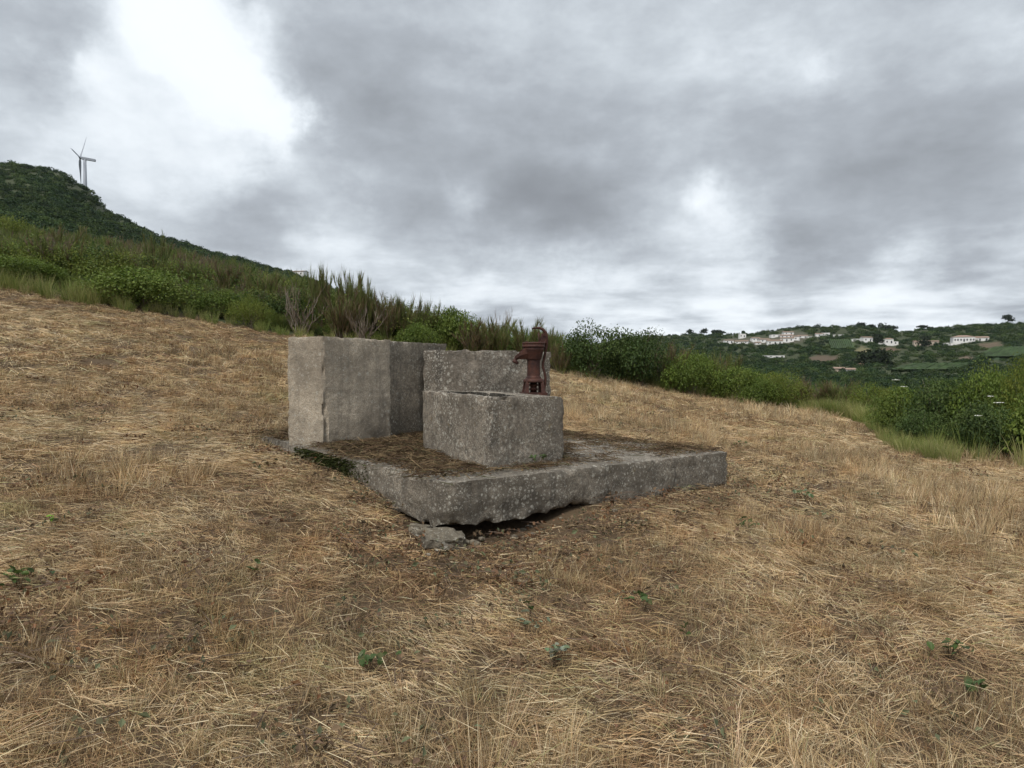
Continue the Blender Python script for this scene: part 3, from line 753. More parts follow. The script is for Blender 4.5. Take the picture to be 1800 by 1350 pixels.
# --- village
M_WHITE = plain('whitewash', (.82, .80, .78), .9, .08, 1.0)
M_CREAM = plain('cream_render', (.60, .50, .40), .9, .08, 1.0)
M_TILE = plain('roof_tile', (.30, .215, .165), .9, .25, 1.5)
M_TILE2 = plain('old_roof_tile', (.26, .19, .14), .9, .25, 1.5)
M_DARKWIN = plain('window_dark', (.035, .04, .05), .25, .1, 1)
M_SHED = plain('pale_sheet_roof', (.55, .54, .50), .8, .1, 1)
def house(px, y, wpx, hpx, label, roof='gable', wall=None, tile=None, yaw=0.0, win=None, dist=None, group=None, depth=None):
    d = dist or find_d(px, y); b = at(px, d); s = d / FPX; wd, hh = wpx * s, hpx * s; dp = depth or max(5.5, min(10, wd * .7))
    yaw = yaw + math.atan2(-b.x, b.y) * .6
    R = empty('house', (b.x, b.y, b.z - .3), yaw); tag(R, label, 'house', group)
    wall = wall or M_WHITE; tile = tile or M_TILE
    m = MB(); m.box((0, 0, hh / 2 - 1.0), (wd, dp, hh + 2.6))
    m.build('wall', wall, R)
    zt = hh + .3; o = .35
    if roof == 'gable':
        rh = min(1.2, dp * .14); V = [(-wd / 2 - o, -dp / 2 - o, zt), (wd / 2 + o, -dp / 2 - o, zt), (wd / 2 + o, dp / 2 + o, zt), (-wd / 2 - o, dp / 2 + o, zt), (-wd / 2 - o, 0, zt + rh), (wd / 2 + o, 0, zt + rh)]
        V += [(x, yy, z + .22) for x, yy, z in V]
        MB().add(V, [(6, 7, 11, 10), (8, 9, 10, 11), (0, 4, 5, 1), (2, 5, 4, 3), (0, 1, 7, 6), (2, 3, 9, 8), (0, 6, 10, 4), (4, 10, 9, 3), (1, 5, 11, 7), (5, 2, 8, 11)]).build('roof', tile, R)
        for sx in (-1, 1): MB().add([(sx * wd / 2, -dp / 2, zt - .05), (sx * wd / 2, dp / 2, zt - .05), (sx * wd / 2, 0, zt + rh)], [(0, 1, 2)]).build('gable', wall, R)
    elif roof == 'hip':
        rh = min(1.6, dp * .2); q = min(wd * .3, dp * .45)
        V = [(-wd / 2 - o, -dp / 2 - o, zt), (wd / 2 + o, -dp / 2 - o, zt), (wd / 2 + o, dp / 2 + o, zt), (-wd / 2 - o, dp / 2 + o, zt), (-wd / 2 + q, 0, zt + rh), (wd / 2 - q, 0, zt + rh)]
        MB().add(V, [(0, 1, 5, 4), (2, 3, 4, 5), (1, 2, 5), (3, 0, 4), (3, 2, 1, 0)]).build('roof', tile, R)
    else:
        MB().box((0, 0, zt + .15), (wd + .3, dp + .3, .3)).build('roof', tile if roof == 'flat_tile' else M_SHED, R)
    nf = max(1, int(hh / 3.0)); nw = win if win is not None else max(1, int(wd / 3.4))
    for fl in range(nf):
        for k in range(nw):
            x = -wd / 2 + (k + .5) * wd / nw + random.uniform(-.2, .2); z = .3 + (fl + .55) * hh / nf
            door = fl == 0 and k == nw // 2 and nw > 1
            MB().box((x, -dp / 2 - .03, z - (.4 if door else 0)), (1.0, .12, min(2.0, hh * .7) if door else min(1.3, hh / nf * .45))).build('door' if door else 'window', M_DARKWIN, R)
    return R
GV = 'white houses of the hillside village'
VILL = [(1265, 604, 8, 2.4, 'leftmost and lowest little white house of the village', 'flat'), (1280, 604, 15, 5, 'white house second from the left end of the village', 'gable'),
        (1304, 595, 11, 7.5, 'white three-storey tower-like house standing above the left end of the village', 'flat'), (1304, 605, 22, 4, 'long low white house below the tower-like house', 'gable'),
        (1327, 600, 14, 5, 'white house right of the tower-like house, half way up the village', 'gable'), (1332, 606, 9, 3, 'small brown-roofed house in the lowest row of the village', 'gable'),
        (1342, 602.5, 18, 5, 'white house in the middle of the lower village row', 'gable'), (1361, 606.5, 25, 6.5, 'wide white house with a long blank front in the lowest village row', 'gable'),
        (1362, 593, 17, 4, 'long white house at the upper left of the village', 'flat'), (1384, 588.5, 17, 4, 'topmost white house of the village', 'gable'),
        (1382, 594.5, 20, 4, 'white house just below the topmost house of the village', 'gable'), (1383, 601.5, 22, 6, 'white house right of the wide blank-fronted house', 'gable'),
        (1399, 599, 11, 7, 'tall white house at the lower right end of the village', 'gable'), (1410, 594, 16, 3.2, 'low white house trailing off right of the village', 'gable'),
        (1421, 595, 8, 2.6, 'last small white house at the right end of the village', 'flat')]
for i, a in enumerate(VILL): house(*a, yaw=random.uniform(-.3, .3), group=GV, tile=[M_TILE, M_TILE2][i % 2])
GH = 'scattered houses on the far slope'
for a, kw in [((1439, 592.5, 12, 5, 'white house at the left of the terrace above the vineyard', 'gable'), {}), ((1450, 593, 13, 7, 'taller white house on the terrace above the vineyard', 'flat'), {}),
              ((1469, 592.5, 24, 3, 'long low white building on the terrace above the vineyard', 'flat'), {}),
              ((1522, 602, 17, 8, 'big white two-storey house with gable roof right of the vineyard', 'gable'), dict(yaw=.35, tile=M_TILE2)), ((1503, 600, 14, 3.6, 'low white annex left of the big two-storey house', 'flat'), {}),
              ((1561, 606.5, 14, 10, 'tall white house with annexes on both sides', 'hip'), {}), ((1549, 605.5, 9, 5, 'white annex left of the tall white house', 'flat'), {}), ((1572, 606, 9, 5, 'white annex right of the tall white house', 'flat'), {}),
              ((1612, 608, 13, 7, 'small cream house with orange roof left of the round tree', 'gable'), dict(wall=M_CREAM)), ((1639, 608, 16, 7, 'small cream house with orange roof right of the round tree', 'gable'), dict(wall=M_CREAM)),
              ((1691, 604, 32, 11, 'long white two-storey country house at the right', 'hip'), dict(win=7)), ((1719, 600, 27, 5.5, 'orange-roofed wing right of the long country house', 'gable'), {}),
              ((1667, 606.5, 15, 3, 'low pale outbuilding left of the long country house', 'flat'), {}),
              ((1494, 654.5, 14, 4.5, 'white farm shed with a dark opening in the valley', 'gable'), dict(win=2)), ((1474, 652.5, 16, 4, 'orange-roofed farm building half hidden in the valley', 'gable'), dict(wall=M_CREAM)),
              ((1358, 629, 35, 3, 'long flat pale shed just above the hedge below the village', 'flat'), {})]:
    kw = dict(kw); house(*a, group=GH, **kw)
house(527, 492, 26, 8, 'white house with orange roof peeping over the scrub at the foot of the hill', 'gable', dist=560, yaw=-.4)

# vineyard rows on the slope
def vineyard(name, cx, cy, sx, sy, nrow, slant, label):
    V = []; F = []
    for k in range(nrow):
        u0 = (k + .5) / nrow * 2 - 1
        pts = []
        for j in range(9):
            v = j / 8 * 2 - 1; px = cx + sx * (u0 * .8 + slant * v); y = cy + sy * v
            d = find_d(px, y, 300, 900); q = at(px, d); pts.append(q)
        b = len(V)
        for q in pts:
            for dx, dz in ((-.55, -.3), (-.45, 1.5), (.45, 1.5), (.55, -.3)): V.append((q.x + dx * 1.4, q.y, q.z + dz + random.uniform(-.2, .2)))
        for j in range(8):
            for e in range(3): F.append((b + j * 4 + e, b + j * 4 + e + 1, b + j * 4 + 5 + e, b + j * 4 + 4 + e))
    n = len(V); o = obj(name, mesh(name, V, F, M_FAR, shade((.05, .085, .025), n, .3))); tag(o, label, 'vineyard', None, 'stuff')
vineyard('vineyard', 1478, 607, 26, 8, 12, .12, 'striped green vineyard rows below the white terrace houses')
vineyard('vineyard', 1770, 622, 50, 9, 16, -.3, 'dark green vineyard on the slope at the right')
vineyard('vineyard', 1640, 648, 68, 6, 18, -.3, 'dark green vineyard in the valley bottom behind the right bushes')

# ------------------------------------------------------------------ wind turbine
M_TURB = plain('turbine_paint', (.33, .35, .39), .5, .04, .3)
def turbine():
    d = 730.0; s = d / FPX
    hub = Vector(((148.5 - 900) * s, d, ZC + (HY - 281) * s))
    base = at(153.5, d); tz = hub.z - 1.5
    R = empty('wind_turbine', (base.x, base.y, base.z)); tag(R, 'white three-bladed wind turbine rising behind the dark hill', 'wind turbine')
    th = tz - base.z
    MB().lathe([(2.3, -3), (2.0, th * .5), (1.45, th)], 20).build('tower', M_TURB, R, True)
    ax = Vector((-.94, -.33, .10)).normalized()          # rotor axis, towards the viewer's left
    L = Vector((0, 0, th + 1.4)); side = ax.cross(Vector((0, 0, 1))).normalized(); upv = side.cross(ax)
    def loc(a, b, c): return L + ax * a + side * b + upv * c
    V = []; F = []
    secs = [(-10.5, 1.1, 1.0), (-9.5, 1.3, 1.2), (2.2, 1.4, 1.35), (3.2, 1.2, 1.3)]
    for a, b, c in secs: V += [loc(a, -b, -c), loc(a, b, -c), loc(a, b, c), loc(a, -b, c)]
    for i in range(3): F += [(i * 4 + j, i * 4 + (j + 1) % 4, i * 4 + 4 + (j + 1) % 4, i * 4 + 4 + j) for j in range(4)]
    F += [(3, 2, 1, 0), (12, 13, 14, 15)]
    MB().add(V, F).build('nacelle', M_TURB, R)
    MB().tube([loc(3, 0, 0), loc(4.4, 0, 0), loc(5.4, 0, 0), loc(5.9, 0, 0)], [1.25, 1.3, .95, .2], 16).build('hub', M_TURB, R, True)
    for k in range(3):
        a = math.radians(30 + 120 * k); dr = upv * math.cos(a) + side * math.sin(a); tn = ax.cross(dr)
        V = []; F = []
        for q, ch, tk, tw in ((.8, .55, .5, 1.2), (4, 1.0, .4, .9), (8, 1.3, .3, .6), (17, .95, .2, .35), (26, .6, .13, .2), (33, .15, .06, .1)):
            c = L + ax * (4.4 + q * .02) + dr * q; e = (tn * math.cos(tw) + ax * math.sin(tw)); nn = e.cross(dr)
            for u, v in ((-.35, 0), (0, .5), (.4, .35), (.65, 0), (.4, -.35), (0, -.5)): V.append(c + e * (u * ch * 2.6) + nn * (v * tk * 3.2))
        for i in range(5): F += [(i * 6 + j, i * 6 + (j + 1) % 6, i * 6 + 6 + (j + 1) % 6, i * 6 + 6 + j) for j in range(6)]
        F += [(5, 4, 3, 2, 1, 0), (30, 31, 32, 33, 34, 35)]
        MB().add(V, F).build('blade', M_TURB, R)
turbine()

# ------------------------------------------------------------------ shrubs
GREEN_A = [(0.126, 0.185, 0.034), (0.157, 0.22, 0.04), (0.098, 0.145, 0.03), (0.208, 0.264, 0.054)]
GREEN_D = [(0.066, 0.107, 0.031), (0.088, 0.138, 0.037), (0.053, 0.084, 0.028), (0.12, 0.166, 0.044)]
GREEN_Y = [(0.188, 0.222, 0.041), (0.241, 0.266, 0.055), (0.146, 0.177, 0.034)]
BROOM = [(0.161, 0.196, 0.056), (0.196, 0.23, 0.066), (0.127, 0.161, 0.05), (0.23, 0.241, 0.083)]
BROOM_B = [(0.233, 0.156, 0.092), (0.286, 0.189, 0.113), (0.179, 0.118, 0.074), (0.152, 0.151, 0.06)]
DEADC = [(0.253, 0.207, 0.161), (0.31, 0.259, 0.207), (0.184, 0.144, 0.109), (0.23, 0.172, 0.115)]

def twig_paths(n, spread, h, seed):
    rnd = random.Random(seed); out = []
    for _ in range(n):
        a = rnd.uniform(0, 6.28); r0 = rnd.uniform(0, .15) * spread; r1 = rnd.uniform(.3, 1) * spread; hh = h * rnd.uniform(.55, 1)
        p = [Vector((math.cos(a) * (r0 + (r1 - r0) * t ** 1.2) + rnd.uniform(-.09, .09), math.sin(a) * (r0 + (r1 - r0) * t ** 1.4) + rnd.uniform(-.05, .05), hh * t)) for t in (0, .3, .6, 1)]
        out.append(p)
    return out
def stems_mesh(paths, rad, cols):
    m = MB()
    for p in paths: m.tube(p, [rad, rad * .75, rad * .5, rad * .2], 4)
    n = len(m.V); return mesh('stem', m.V, m.F, M_TWIG, shade((1, 1, 1), n, .25) * np.repeat(pick(cols, n // 16 + 1), 16, 0)[:n])

def leafy_mesh(rx, ry, h, n, leaf, cols, seed, lobes=16, asp=.6):
    rnd = random.Random(seed); parts = []; tot = 0
    for k in range(lobes):
        a = rnd.uniform(0, 6.283); q = math.sqrt(rnd.uniform(0, 1)) * .78; hz = h * (.16 + .66 * (1 - q * q * .85) * rnd.uniform(.25, .95))
        c = np.array([math.cos(a) * q * rx, math.sin(a) * q * ry, hz]); r = h * rnd.uniform(.2, .36)
        m = n // lobes; d = unit(RNG.normal(size=(m, 3)) + np.array([0, 0, .25])); rad = r * np.clip(RNG.normal(.86, .2, m), .2, 1.12)
        P = c + d * rad[:, None] * np.array([1.1, 1.1, .9]); P[:, 2] = np.maximum(P[:, 2], .02)
        base = np.array(cols[rnd.randrange(len(cols))]); col = shade((1, 1, 1), m, .35) * (.6 * base + .4 * pick(cols, m))
        parts.append(leaves(P, d * .6 + np.array([0, 0, .6]) + RNG.normal(size=(m, 3)) * .55, rv(m, leaf * .5, leaf * 1.3) * rnd.uniform(.7, 1.25), col, asp))
    # loose shoots breaking the outline
    m = n // 7; a = rv(m // 6 + 1, 0, 6.283); q = np.sqrt(rv(len(a), 0, .8))
    sx = np.repeat(np.c_[np.cos(a) * q * rx, np.sin(a) * q * ry, h * (.74 - .5 * q * q)], 6, 0)[:m]
    t = np.tile(np.linspace(0, 1, 6), len(a))[:m]
    P = sx + np.c_[RNG.normal(0, .03, m) + t * .1 * RNG.normal(size=m), RNG.normal(0, .03, m), t * h * .13]
    parts.append(leaves(P, RNG.normal(size=(m, 3)) + np.array([0, 0, .5]), rv(m, leaf * .6, leaf * 1.2), shade((1, 1, 1), m, .3) * pick(cols, m) * 1.25, asp))
    return join(*parts)

def broom_mesh(spread, h, nst, ntw, cols, seed, wid=.009):
    """upright rush-like twigs crowding the upper two thirds of each stem"""
    rnd = random.Random(seed); B = []; T = []
    for p in twig_paths(nst, spread, h * .82, seed):
        for _ in range(ntw):
            t = rnd.uniform(.25, 1); i = min(2, int(t * 3)); f = t * 3 - i; q = p[i].lerp(p[i + 1], f)
            ln = h * rnd.uniform(.08, .22); out = (p[3] - p[0]).normalized()
            d = (out * .8 + Vector((rnd.gauss(0, .42), rnd.gauss(0, .42), .8))).normalized()
            B.append(q); T.append(q + d * ln)
    n = len(B); return blades(np.array(B), np.array(T), rv(n, wid * .7, wid * 1.4), shade((1, 1, 1), n, .35) * pick(cols, n), .03)

PROTO = {}
def proto(kind, k):
    key = (kind, k)
    if key in PROTO: return PROTO[key]
    sd_ = hash((len(kind) * 31 + k * 7)) % 9999 + k
    if kind == 'leafy':   v = leafy_mesh(1.0, .8, 1.0, 7600, .052, GREEN_A, sd_); st = stems_mesh(twig_paths(10, .6, .8, sd_), .012, DEADC)
    elif kind == 'dark':  v = leafy_mesh(.85, .75, 1.0, 8600, .050, GREEN_D, sd_, 18); st = stems_mesh(twig_paths(10, .6, .9, sd_), .012, DEADC)
    elif kind == 'yellow': v = leafy_mesh(.95, .8, 1.0, 7000, .050, GREEN_Y + GREEN_A[:1], sd_, 15, .4); st = stems_mesh(twig_paths(9, .6, .8, sd_), .012, DEADC)
    elif kind == 'broom': v = broom_mesh(.45, 1.08, 30, 120, BROOM + BROOM_B[:1], sd_, .0085); st = stems_mesh(twig_paths(22, .38, .72, sd_), .010, BROOM_B)
    elif kind == 'brown': v = broom_mesh(.52, 1.06, 28, 110, BROOM_B + BROOM[1:3], sd_, .008); st = stems_mesh(twig_paths(24, .45, .8, sd_), .010, DEADC)
    elif kind == 'bare':
        v = broom_mesh(.5, 1.0, 16, 13, DEADC, sd_, .008); st = stems_mesh(twig_paths(18, .55, .9, sd_), .013, DEADC)
    PROTO[key] = (mesh(kind + '_foliage', v[0], v[1], M_TWIG if kind == 'bare' else M_LEAF, v[2]), st); return PROTO[key]
def shrub(kind, k, px, d, wpx, top, label, group, name):
    """wpx: width and top: row of the crown's top in the photo"""
    b = at(px, d); s = d / FPX; h = max(.35, ZC + (HY - top) * s - b.z); wx = wpx * s / {'leafy': 2.1, 'dark': 1.85, 'yellow': 2.05, 'broom': 1.15, 'brown': 1.25, 'bare': 1.2}[kind]
    R = empty(name, (b.x, b.y, b.z - .04), random.uniform(0, 6.28) if kind in ('broom', 'brown', 'bare') else random.choice((0, math.pi)) + random.uniform(-.3, .3))
    R.scale = (wx, max(.7 * wx, min(wx, 1.3)), h / (.95 if kind in ('leafy', 'dark', 'yellow') else 1.12))
    tag(R, label, 'shrub', group); f, st = proto(kind, k)
    obj('twigs' if kind == 'bare' else 'foliage', f, R); obj('stem', st, R)
NM = {'leafy': 'leafy_bush', 'dark': 'dark_bush', 'yellow': 'light_green_bush', 'broom': 'broom_shrub', 'brown': 'dry_broom_shrub', 'bare': 'dead_shrub'}
GRP = {'leafy': 'leafy bushes along the field edge', 'dark': 'dark bushes along the field edge', 'yellow': 'light green bushes along the field edge', 'broom': 'broom shrubs along the field edge', 'brown': 'dry broom shrubs along the field edge', 'bare': 'dead grey shrubs along the field edge'}
SH = [  # kind, column, distance, width, top row, label
    ('leafy', 245, 16.4, 250, 462, 'broad bright green bush at the field edge below the turbine hill'),
    ('leafy', 30, 16.8, 190, 445, 'leafy green bush at the far left edge of the picture behind pale grass'),
    ('leafy', 385, 17.2, 120, 505, 'low leafy bush right of the broad bright green one'),
    ('yellow', 440, 16.4, 100, 520, 'low ferny light green bush left of the tall tank, in front of brown broom'),
    ('brown', 175, 24, 110, 405, 'reddish brown dry broom above the broad bright green bush'),
    ('brown', 60, 26, 120, 395, 'brown dry broom high on the bank at the left edge'),
    ('broom', 275, 26, 110, 398, 'green broom high on the bank right of the reddish brown one'),
    ('broom', 115, 30, 130, 385, 'pale green broom on the bank just below the dark hill'),
    ('yellow', 20, 32, 120, 372, 'light green flowering bush highest on the bank at the left edge'),
    ('brown', 330, 22, 110, 425, 'brown broom behind the low leafy bush'),
    ('brown', 400, 19, 120, 452, 'brownish broom left of the tall dark broom, below the hill'),
    ('broom', 465, 18.5, 100, 458, 'green broom under the lower end of the hill outline'),
    ('bare', 530, 16.6, 110, 470, 'grey dead shrub with bare twigs left of the tall dark broom'),
    ('broom', 563, 17.4, 62, 441, 'tallest broom with yellow flower tips, above the tall tank'),
    ('broom', 612, 17.6, 70, 455, 'tall dark broom right of the tallest one'),
    ('broom', 640, 17.2, 60, 462, 'tall broom leaning at the right of the tall group'),
    ('brown', 600, 16.8, 130, 490, 'brown lower broom in front of the tall dark brooms'),
    ('bare', 640, 16.5, 100, 515, 'grey leafless shrub behind the right part of the tall tank'),
    ('brown', 680, 17.3, 80, 492, 'brown and green broom sloping down right of the tall group'),
    ('broom', 715, 17.6, 80, 503, 'rounded broom above the gap between the tall tank and rear tank'),
    ('broom', 757, 17.8, 50, 510, 'small upright broom tuft above the tall tank’s right end'),
    ('leafy', 735, 16.6, 90, 563, 'small round leafy bush just above the joint of the two tanks'),
    ('leafy', 800, 17.8, 130, 533, 'leafy bush on the skyline above the rear tank’s left end'),
    ('brown', 835, 17.0, 110, 548, 'brown broom above the middle of the rear tank'),
    ('bare', 880, 17.8, 52, 511, 'lone grey forked twig shrub sticking up against the sky'),
    ('broom', 875, 17.2, 90, 542, 'green broom around the foot of the lone grey twigs'),
    ('broom', 925, 17.4, 90, 545, 'feathery broom on the skyline just left of the pump'),
    ('broom', 965, 17.4, 70, 558, 'pale broom on the skyline directly behind the pump handle'),
    ('brown', 985, 17.0, 60, 590, 'brown shrub low behind the pump, left of the dark bush'),
    ('dark', 1045, 17.2, 140, 562, 'dense dark green bush right of the pump'),
    ('bare', 1093, 17.6, 50, 548, 'pale bare broom sticking out above the dark dense bushes'),
    ('dark', 1125, 17.0, 130, 572, 'second dense dark bush, right of the pale bare broom'),
    ('bare', 1158, 17.6, 30, 562, 'thin bare sprig on the skyline left of the far village'),
    ('brown', 1185, 17.2, 80, 580, 'brownish broom at the crest where the far ridge begins'),
    ('leafy', 1215, 16.9, 120, 610, 'leafy bush below the brownish broom at the crest'),
    ('broom', 1265, 17.6, 110, 602, 'bright grassy broom below the left end of the village'),
    ('leafy', 1300, 17.0, 120, 635, 'leafy bush at the field edge below the village'),
    ('yellow', 1370, 16.6, 120, 642, 'light green bush below the right end of the village'),
    ('leafy', 1345, 16.3, 100, 662, 'low leafy bush in front of the light green one below the village'),
    ('brown', 1430, 16.4, 90, 655, 'brownish broom between the light green bush and the right bushes'),
    ('broom', 1475, 16.0, 90, 655, 'pale green broom in the dip of the hedge'),
    ('yellow', 1530, 15.0, 90, 662, 'light green bush just left of the big right bushes'),
    ('leafy', 1590, 11.2, 120, 668, 'leafy green bush at the left end of the near right thicket'),
    ('dark', 1660, 10.4, 150, 650, 'dark round bush in the middle of the near right thicket'),
    ('leafy', 1735, 10.0, 150, 632, 'tall green bush towards the right edge, above the white flowers'),
    ('yellow', 1800, 9.6, 130, 622, 'light green bush cut by the right edge of the picture'),
    ('dark', 1745, 9.2, 150, 700, 'low dark bush at the foot of the right thicket'),
    ('dark', 1620, 10.0, 110, 712, 'low dark bush behind the yellow-green grass'),
    ('leafy', 1850, 8.8, 170, 660, 'leafy bush mostly outside the right edge of the picture')]
cnt = {}
for kind, px, d, wpx, top, label in SH:
    k = cnt.get(kind, 0); cnt[kind] = k + 1
    shrub(kind, k % 4, px, d, wpx, top, label, GRP[kind], NM[kind])

# undergrowth filling the bank behind and between
UG = []
for i in range(4):
    v, f, c = leafy_mesh(.8, .8, 1.1, 1500, .05, [GREEN_A, GREEN_D, GREEN_D + GREEN_Y, GREEN_Y][i], 50 + i, 9); UG.append(mesh('under_a_leaf_%d' % i, v, f, M_LEAF, c))
for i in range(5):
    v, f, c = broom_mesh(.6, 1.25, 18, 80, [BROOM, BROOM_B + BROOM, BROOM + GREEN_A, BROOM + GREEN_Y, DEADC + BROOM_B][i], 70 + i, .0085); UG.append(mesh('under_b_broom_%d' % i, v, f, M_LEAF, c))
n = 5200; px = np.where(RNG.random(n) < .3, rv(n, -300, 620), rv(n, -500, 2500)); e = hedge_d(px) + .8 + np.abs(RNG.normal(0, 1, n)) * 3.2 + (RNG.random(n) < .45) * rv(n, 0, 26); x = (px - 900) / FPX * e
sc = rv(n, .5, 1.15); rgt = (px > 1520) | ((px > 640) & (e > 19)); sc = np.where(rgt & (e > 13), sc * .6, sc); sc = np.where((px < 620) & (e > 22), sc * 1.3, sc)
SKYL = np.array([(-500, 430), (0, 470), (250, 480), (400, 490), (500, 490), (600, 490), (680, 510), (760, 535), (900, 562), (1000, 578), (1180, 600), (1300, 638), (1400, 655), (1500, 672), (1560, 690), (2600, 660)])
room = (ZC + (HY - np.interp(px, SKYL[:, 0], SKYL[:, 1])) / FPX * e - H(x, e)) / 1.15          # how tall a plant may stand here
sc = np.where(e < hedge_d(px) + 3.5, np.clip(room * rv(n, .4, 1.0), .25, 1.3), sc * .55)
sc = np.where((px < 560) & (e > 19), rv(n, .6, 1.35), sc)
front = e < hedge_d(px) + 1.5; sc = np.where(front, np.minimum(sc, rv(n, .2, .5)), sc)      # low growth only before the named shrubs
ugi = np.where(RNG.random(n) < np.where(e > 19, .5, .62), RNG.integers(0, 4, n), RNG.integers(4, 9, n))
scatter('undergrowth', np.c_[x, e, H(x, e) - .03], np.c_[rv(n, -.15, .15), rv(n, -.15, .15), rv(n, 0, 6.3)], sc, UG, 'stuff', 'tangled green and brown undergrowth filling the bank behind the field', 'undergrowth', ugi)

# tall grass at the foot of the hedge
TG = []
for i in range(5):
    m_ = 70; a = rv(m_, 0, 6.283); r = np.sqrt(rv(m_, 0, 1)) * .12; b = np.c_[np.cos(a) * r, np.sin(a) * r, 0 * a]
    ln = rv(m_, .25, .55); tp = b + np.c_[np.cos(a) * ln * rv(m_, .1, .55), np.sin(a) * ln * rv(m_, .1, .55), ln]
    v, f, c = blades(b, tp, rv(m_, .005, .010), shade((1, 1, 1), m_, .3) * pick([[(.31, .33, .10), (.38, .38, .13), (.24, .29, .08)], [(.44, .40, .18), (.36, .36, .13)], [(.19, .25, .06), (.26, .31, .085)]][i % 3], m_), .08)
    TG.append(mesh('tall_grass_%d' % i, v, f, M_LEAF, c))
pts = []
def strip(px0, px1, n, near, far, s0, s1):
    px = rv(n, px0, px1); d = hedge_d(px) + rv(n, near, far); x = (px - 900) / FPX * d; pts.append(np.c_[x, d, H(x, d) - .01, rv(n, s0, s1)])
strip(-300, 240, 150, -.35, .4, .6, 1.15); strip(240, 1000, 60, -.1, .4, .4, .8); strip(1000, 1500, 60, -.1, .4, .4, .8); strip(1430, 1530, 60, -.4, .5, .7, 1.0)
strip(1500, 1680, 150, -.9, .3, .25, .62); strip(1640, 2300, 70, -.2, .6, .5, 1.0)
g = np.concatenate(pts); n = len(g)
scatter('tall_grass', g[:, :3], np.c_[rv(n, -.12, .12), rv(n, -.12, .12), rv(n, 0, 6.3)], g[:, 3], TG, 'stuff', 'unmown yellow-green grass along the foot of the hedge', 'grass')

# wild carrot flowers
M_PETAL = plain('white_petals', (.72, .72, .66), .8, .1, 20)
for px, y, d, label in [(1757, 707, 8.7, 'white flat flower head at the right, in front of the dark bush'), (1721, 730, 8.6, 'small white flower head left of and below the brightest one'), (1742, 696, 8.9, 'small dull flower head beside the brightest white one'),
                        (1575, 667, 10.2, 'white flower head above the left end of the right thicket'), (1589, 679, 10.0, 'lower white flower head at the left end of the right thicket')]:
    b = at(px, d); top = ZC + (HY - y) * d / FPX - b.z
    R = empty('wild_carrot', b); tag(R, label, 'flower', 'white wild carrot flowers in the right thicket')
    m = MB().tube([(0, 0, 0), (.02, 0, top * .5), (0, 0, top - .03)], [.004, .003, .002], 5); obj('stem', mesh('stem', m.V, m.F, M_TWIG, shade((.12, .17, .06), len(m.V))), R)
    m = 60; a = rv(m, 0, 6.283); r = np.sqrt(rv(m, 0, 1)) * (.062 if y in (707, 667) else .045); c = np.c_[np.cos(a) * r, np.sin(a) * r, top - .012 + .01 * np.cos(r * 20)]
    v, f, cc = leaves(c, np.c_[0 * a, 0 * a, 0 * a + 1] + RNG.normal(size=(m, 3)) * .3, rv(m, .012, .024), shade((.7, .7, .65), m), .9)
    obj('flower_head', mesh('flower_head', v, f, M_PETAL, cc), R)

# ------------------------------------------------------------------ mown straw
STRAWC = [(0.636, 0.474, 0.269), (0.541, 0.39, 0.21), (0.424, 0.292, 0.156), (0.753, 0.621, 0.407), (0.212, 0.136, 0.081), (0.424, 0.382, 0.186), (0.36, 0.218, 0.122)]
DARKW = [.12, .16, .2, .05, .25, .07, .15]; PALEW = [.32, .2, .1, .27, .04, .05, .02]
def stubble(c, m_, rad, h, lean, wid, wts):
    """upright cut stalks round each centre in c"""
    N_ = len(c) * m_; C_ = np.repeat(c, m_, 0); H_ = np.repeat(h, m_)
    a = rv(N_, 0, 6.283); r = np.sqrt(rv(N_, 0, 1)) * rad; b = np.c_[C_[:, 0] + np.cos(a) * r, C_[:, 1] + np.sin(a) * r, 0 * a - .01]
    ln = H_ * rv(N_, .45, 1.25); th = rv(N_, 0, 6.283); lv = np.abs(RNG.normal(0, lean, N_))
    tp = b + np.c_[np.cos(th) * ln * lv + np.cos(a) * ln * .25, np.sin(th) * ln * lv + np.sin(a) * ln * .25, ln]
    tone = np.repeat(rv(len(c), .55, 1.25), m_)[:, None]
    return blades(b, tp, rv(N_, .0022, .0046) * wid, shade((1, 1, 1), N_, .25) * pick(STRAWC, N_, wts) * tone, .06)
def lying(m_, rad, ln, aniso, hz=.05, cols=STRAWC, wts=None, wid=(.0024, .005), c2=None, th0=0):
    xy = RNG.normal(0, rad, (m_, 2)) if c2 is None else c2 + RNG.normal(0, rad, (m_, 2))
    c = np.c_[xy, np.abs(RNG.normal(0, hz, m_))]; th = th0 + RNG.normal(0, aniso, m_); l = ln * rv(m_, .35, 1.2)
    d = np.c_[np.cos(th), np.sin(th), RNG.normal(0, .16, m_)] * (l / 2)[:, None]
    b = c - d; t = c + d; b[:, 2] = np.maximum(b[:, 2], .004); t[:, 2] = np.maximum(t[:, 2], .004)
    return blades(b, t, rv(m_, *wid), shade((1, 1, 1), m_, .25) * pick(cols, m_, wts), rv(m_, -.02, .10))
def disc(n, R): a = rv(n, 0, 6.283); r = np.sqrt(rv(n, 0, 1)) * R; return np.c_[np.cos(a) * r, np.sin(a) * r]
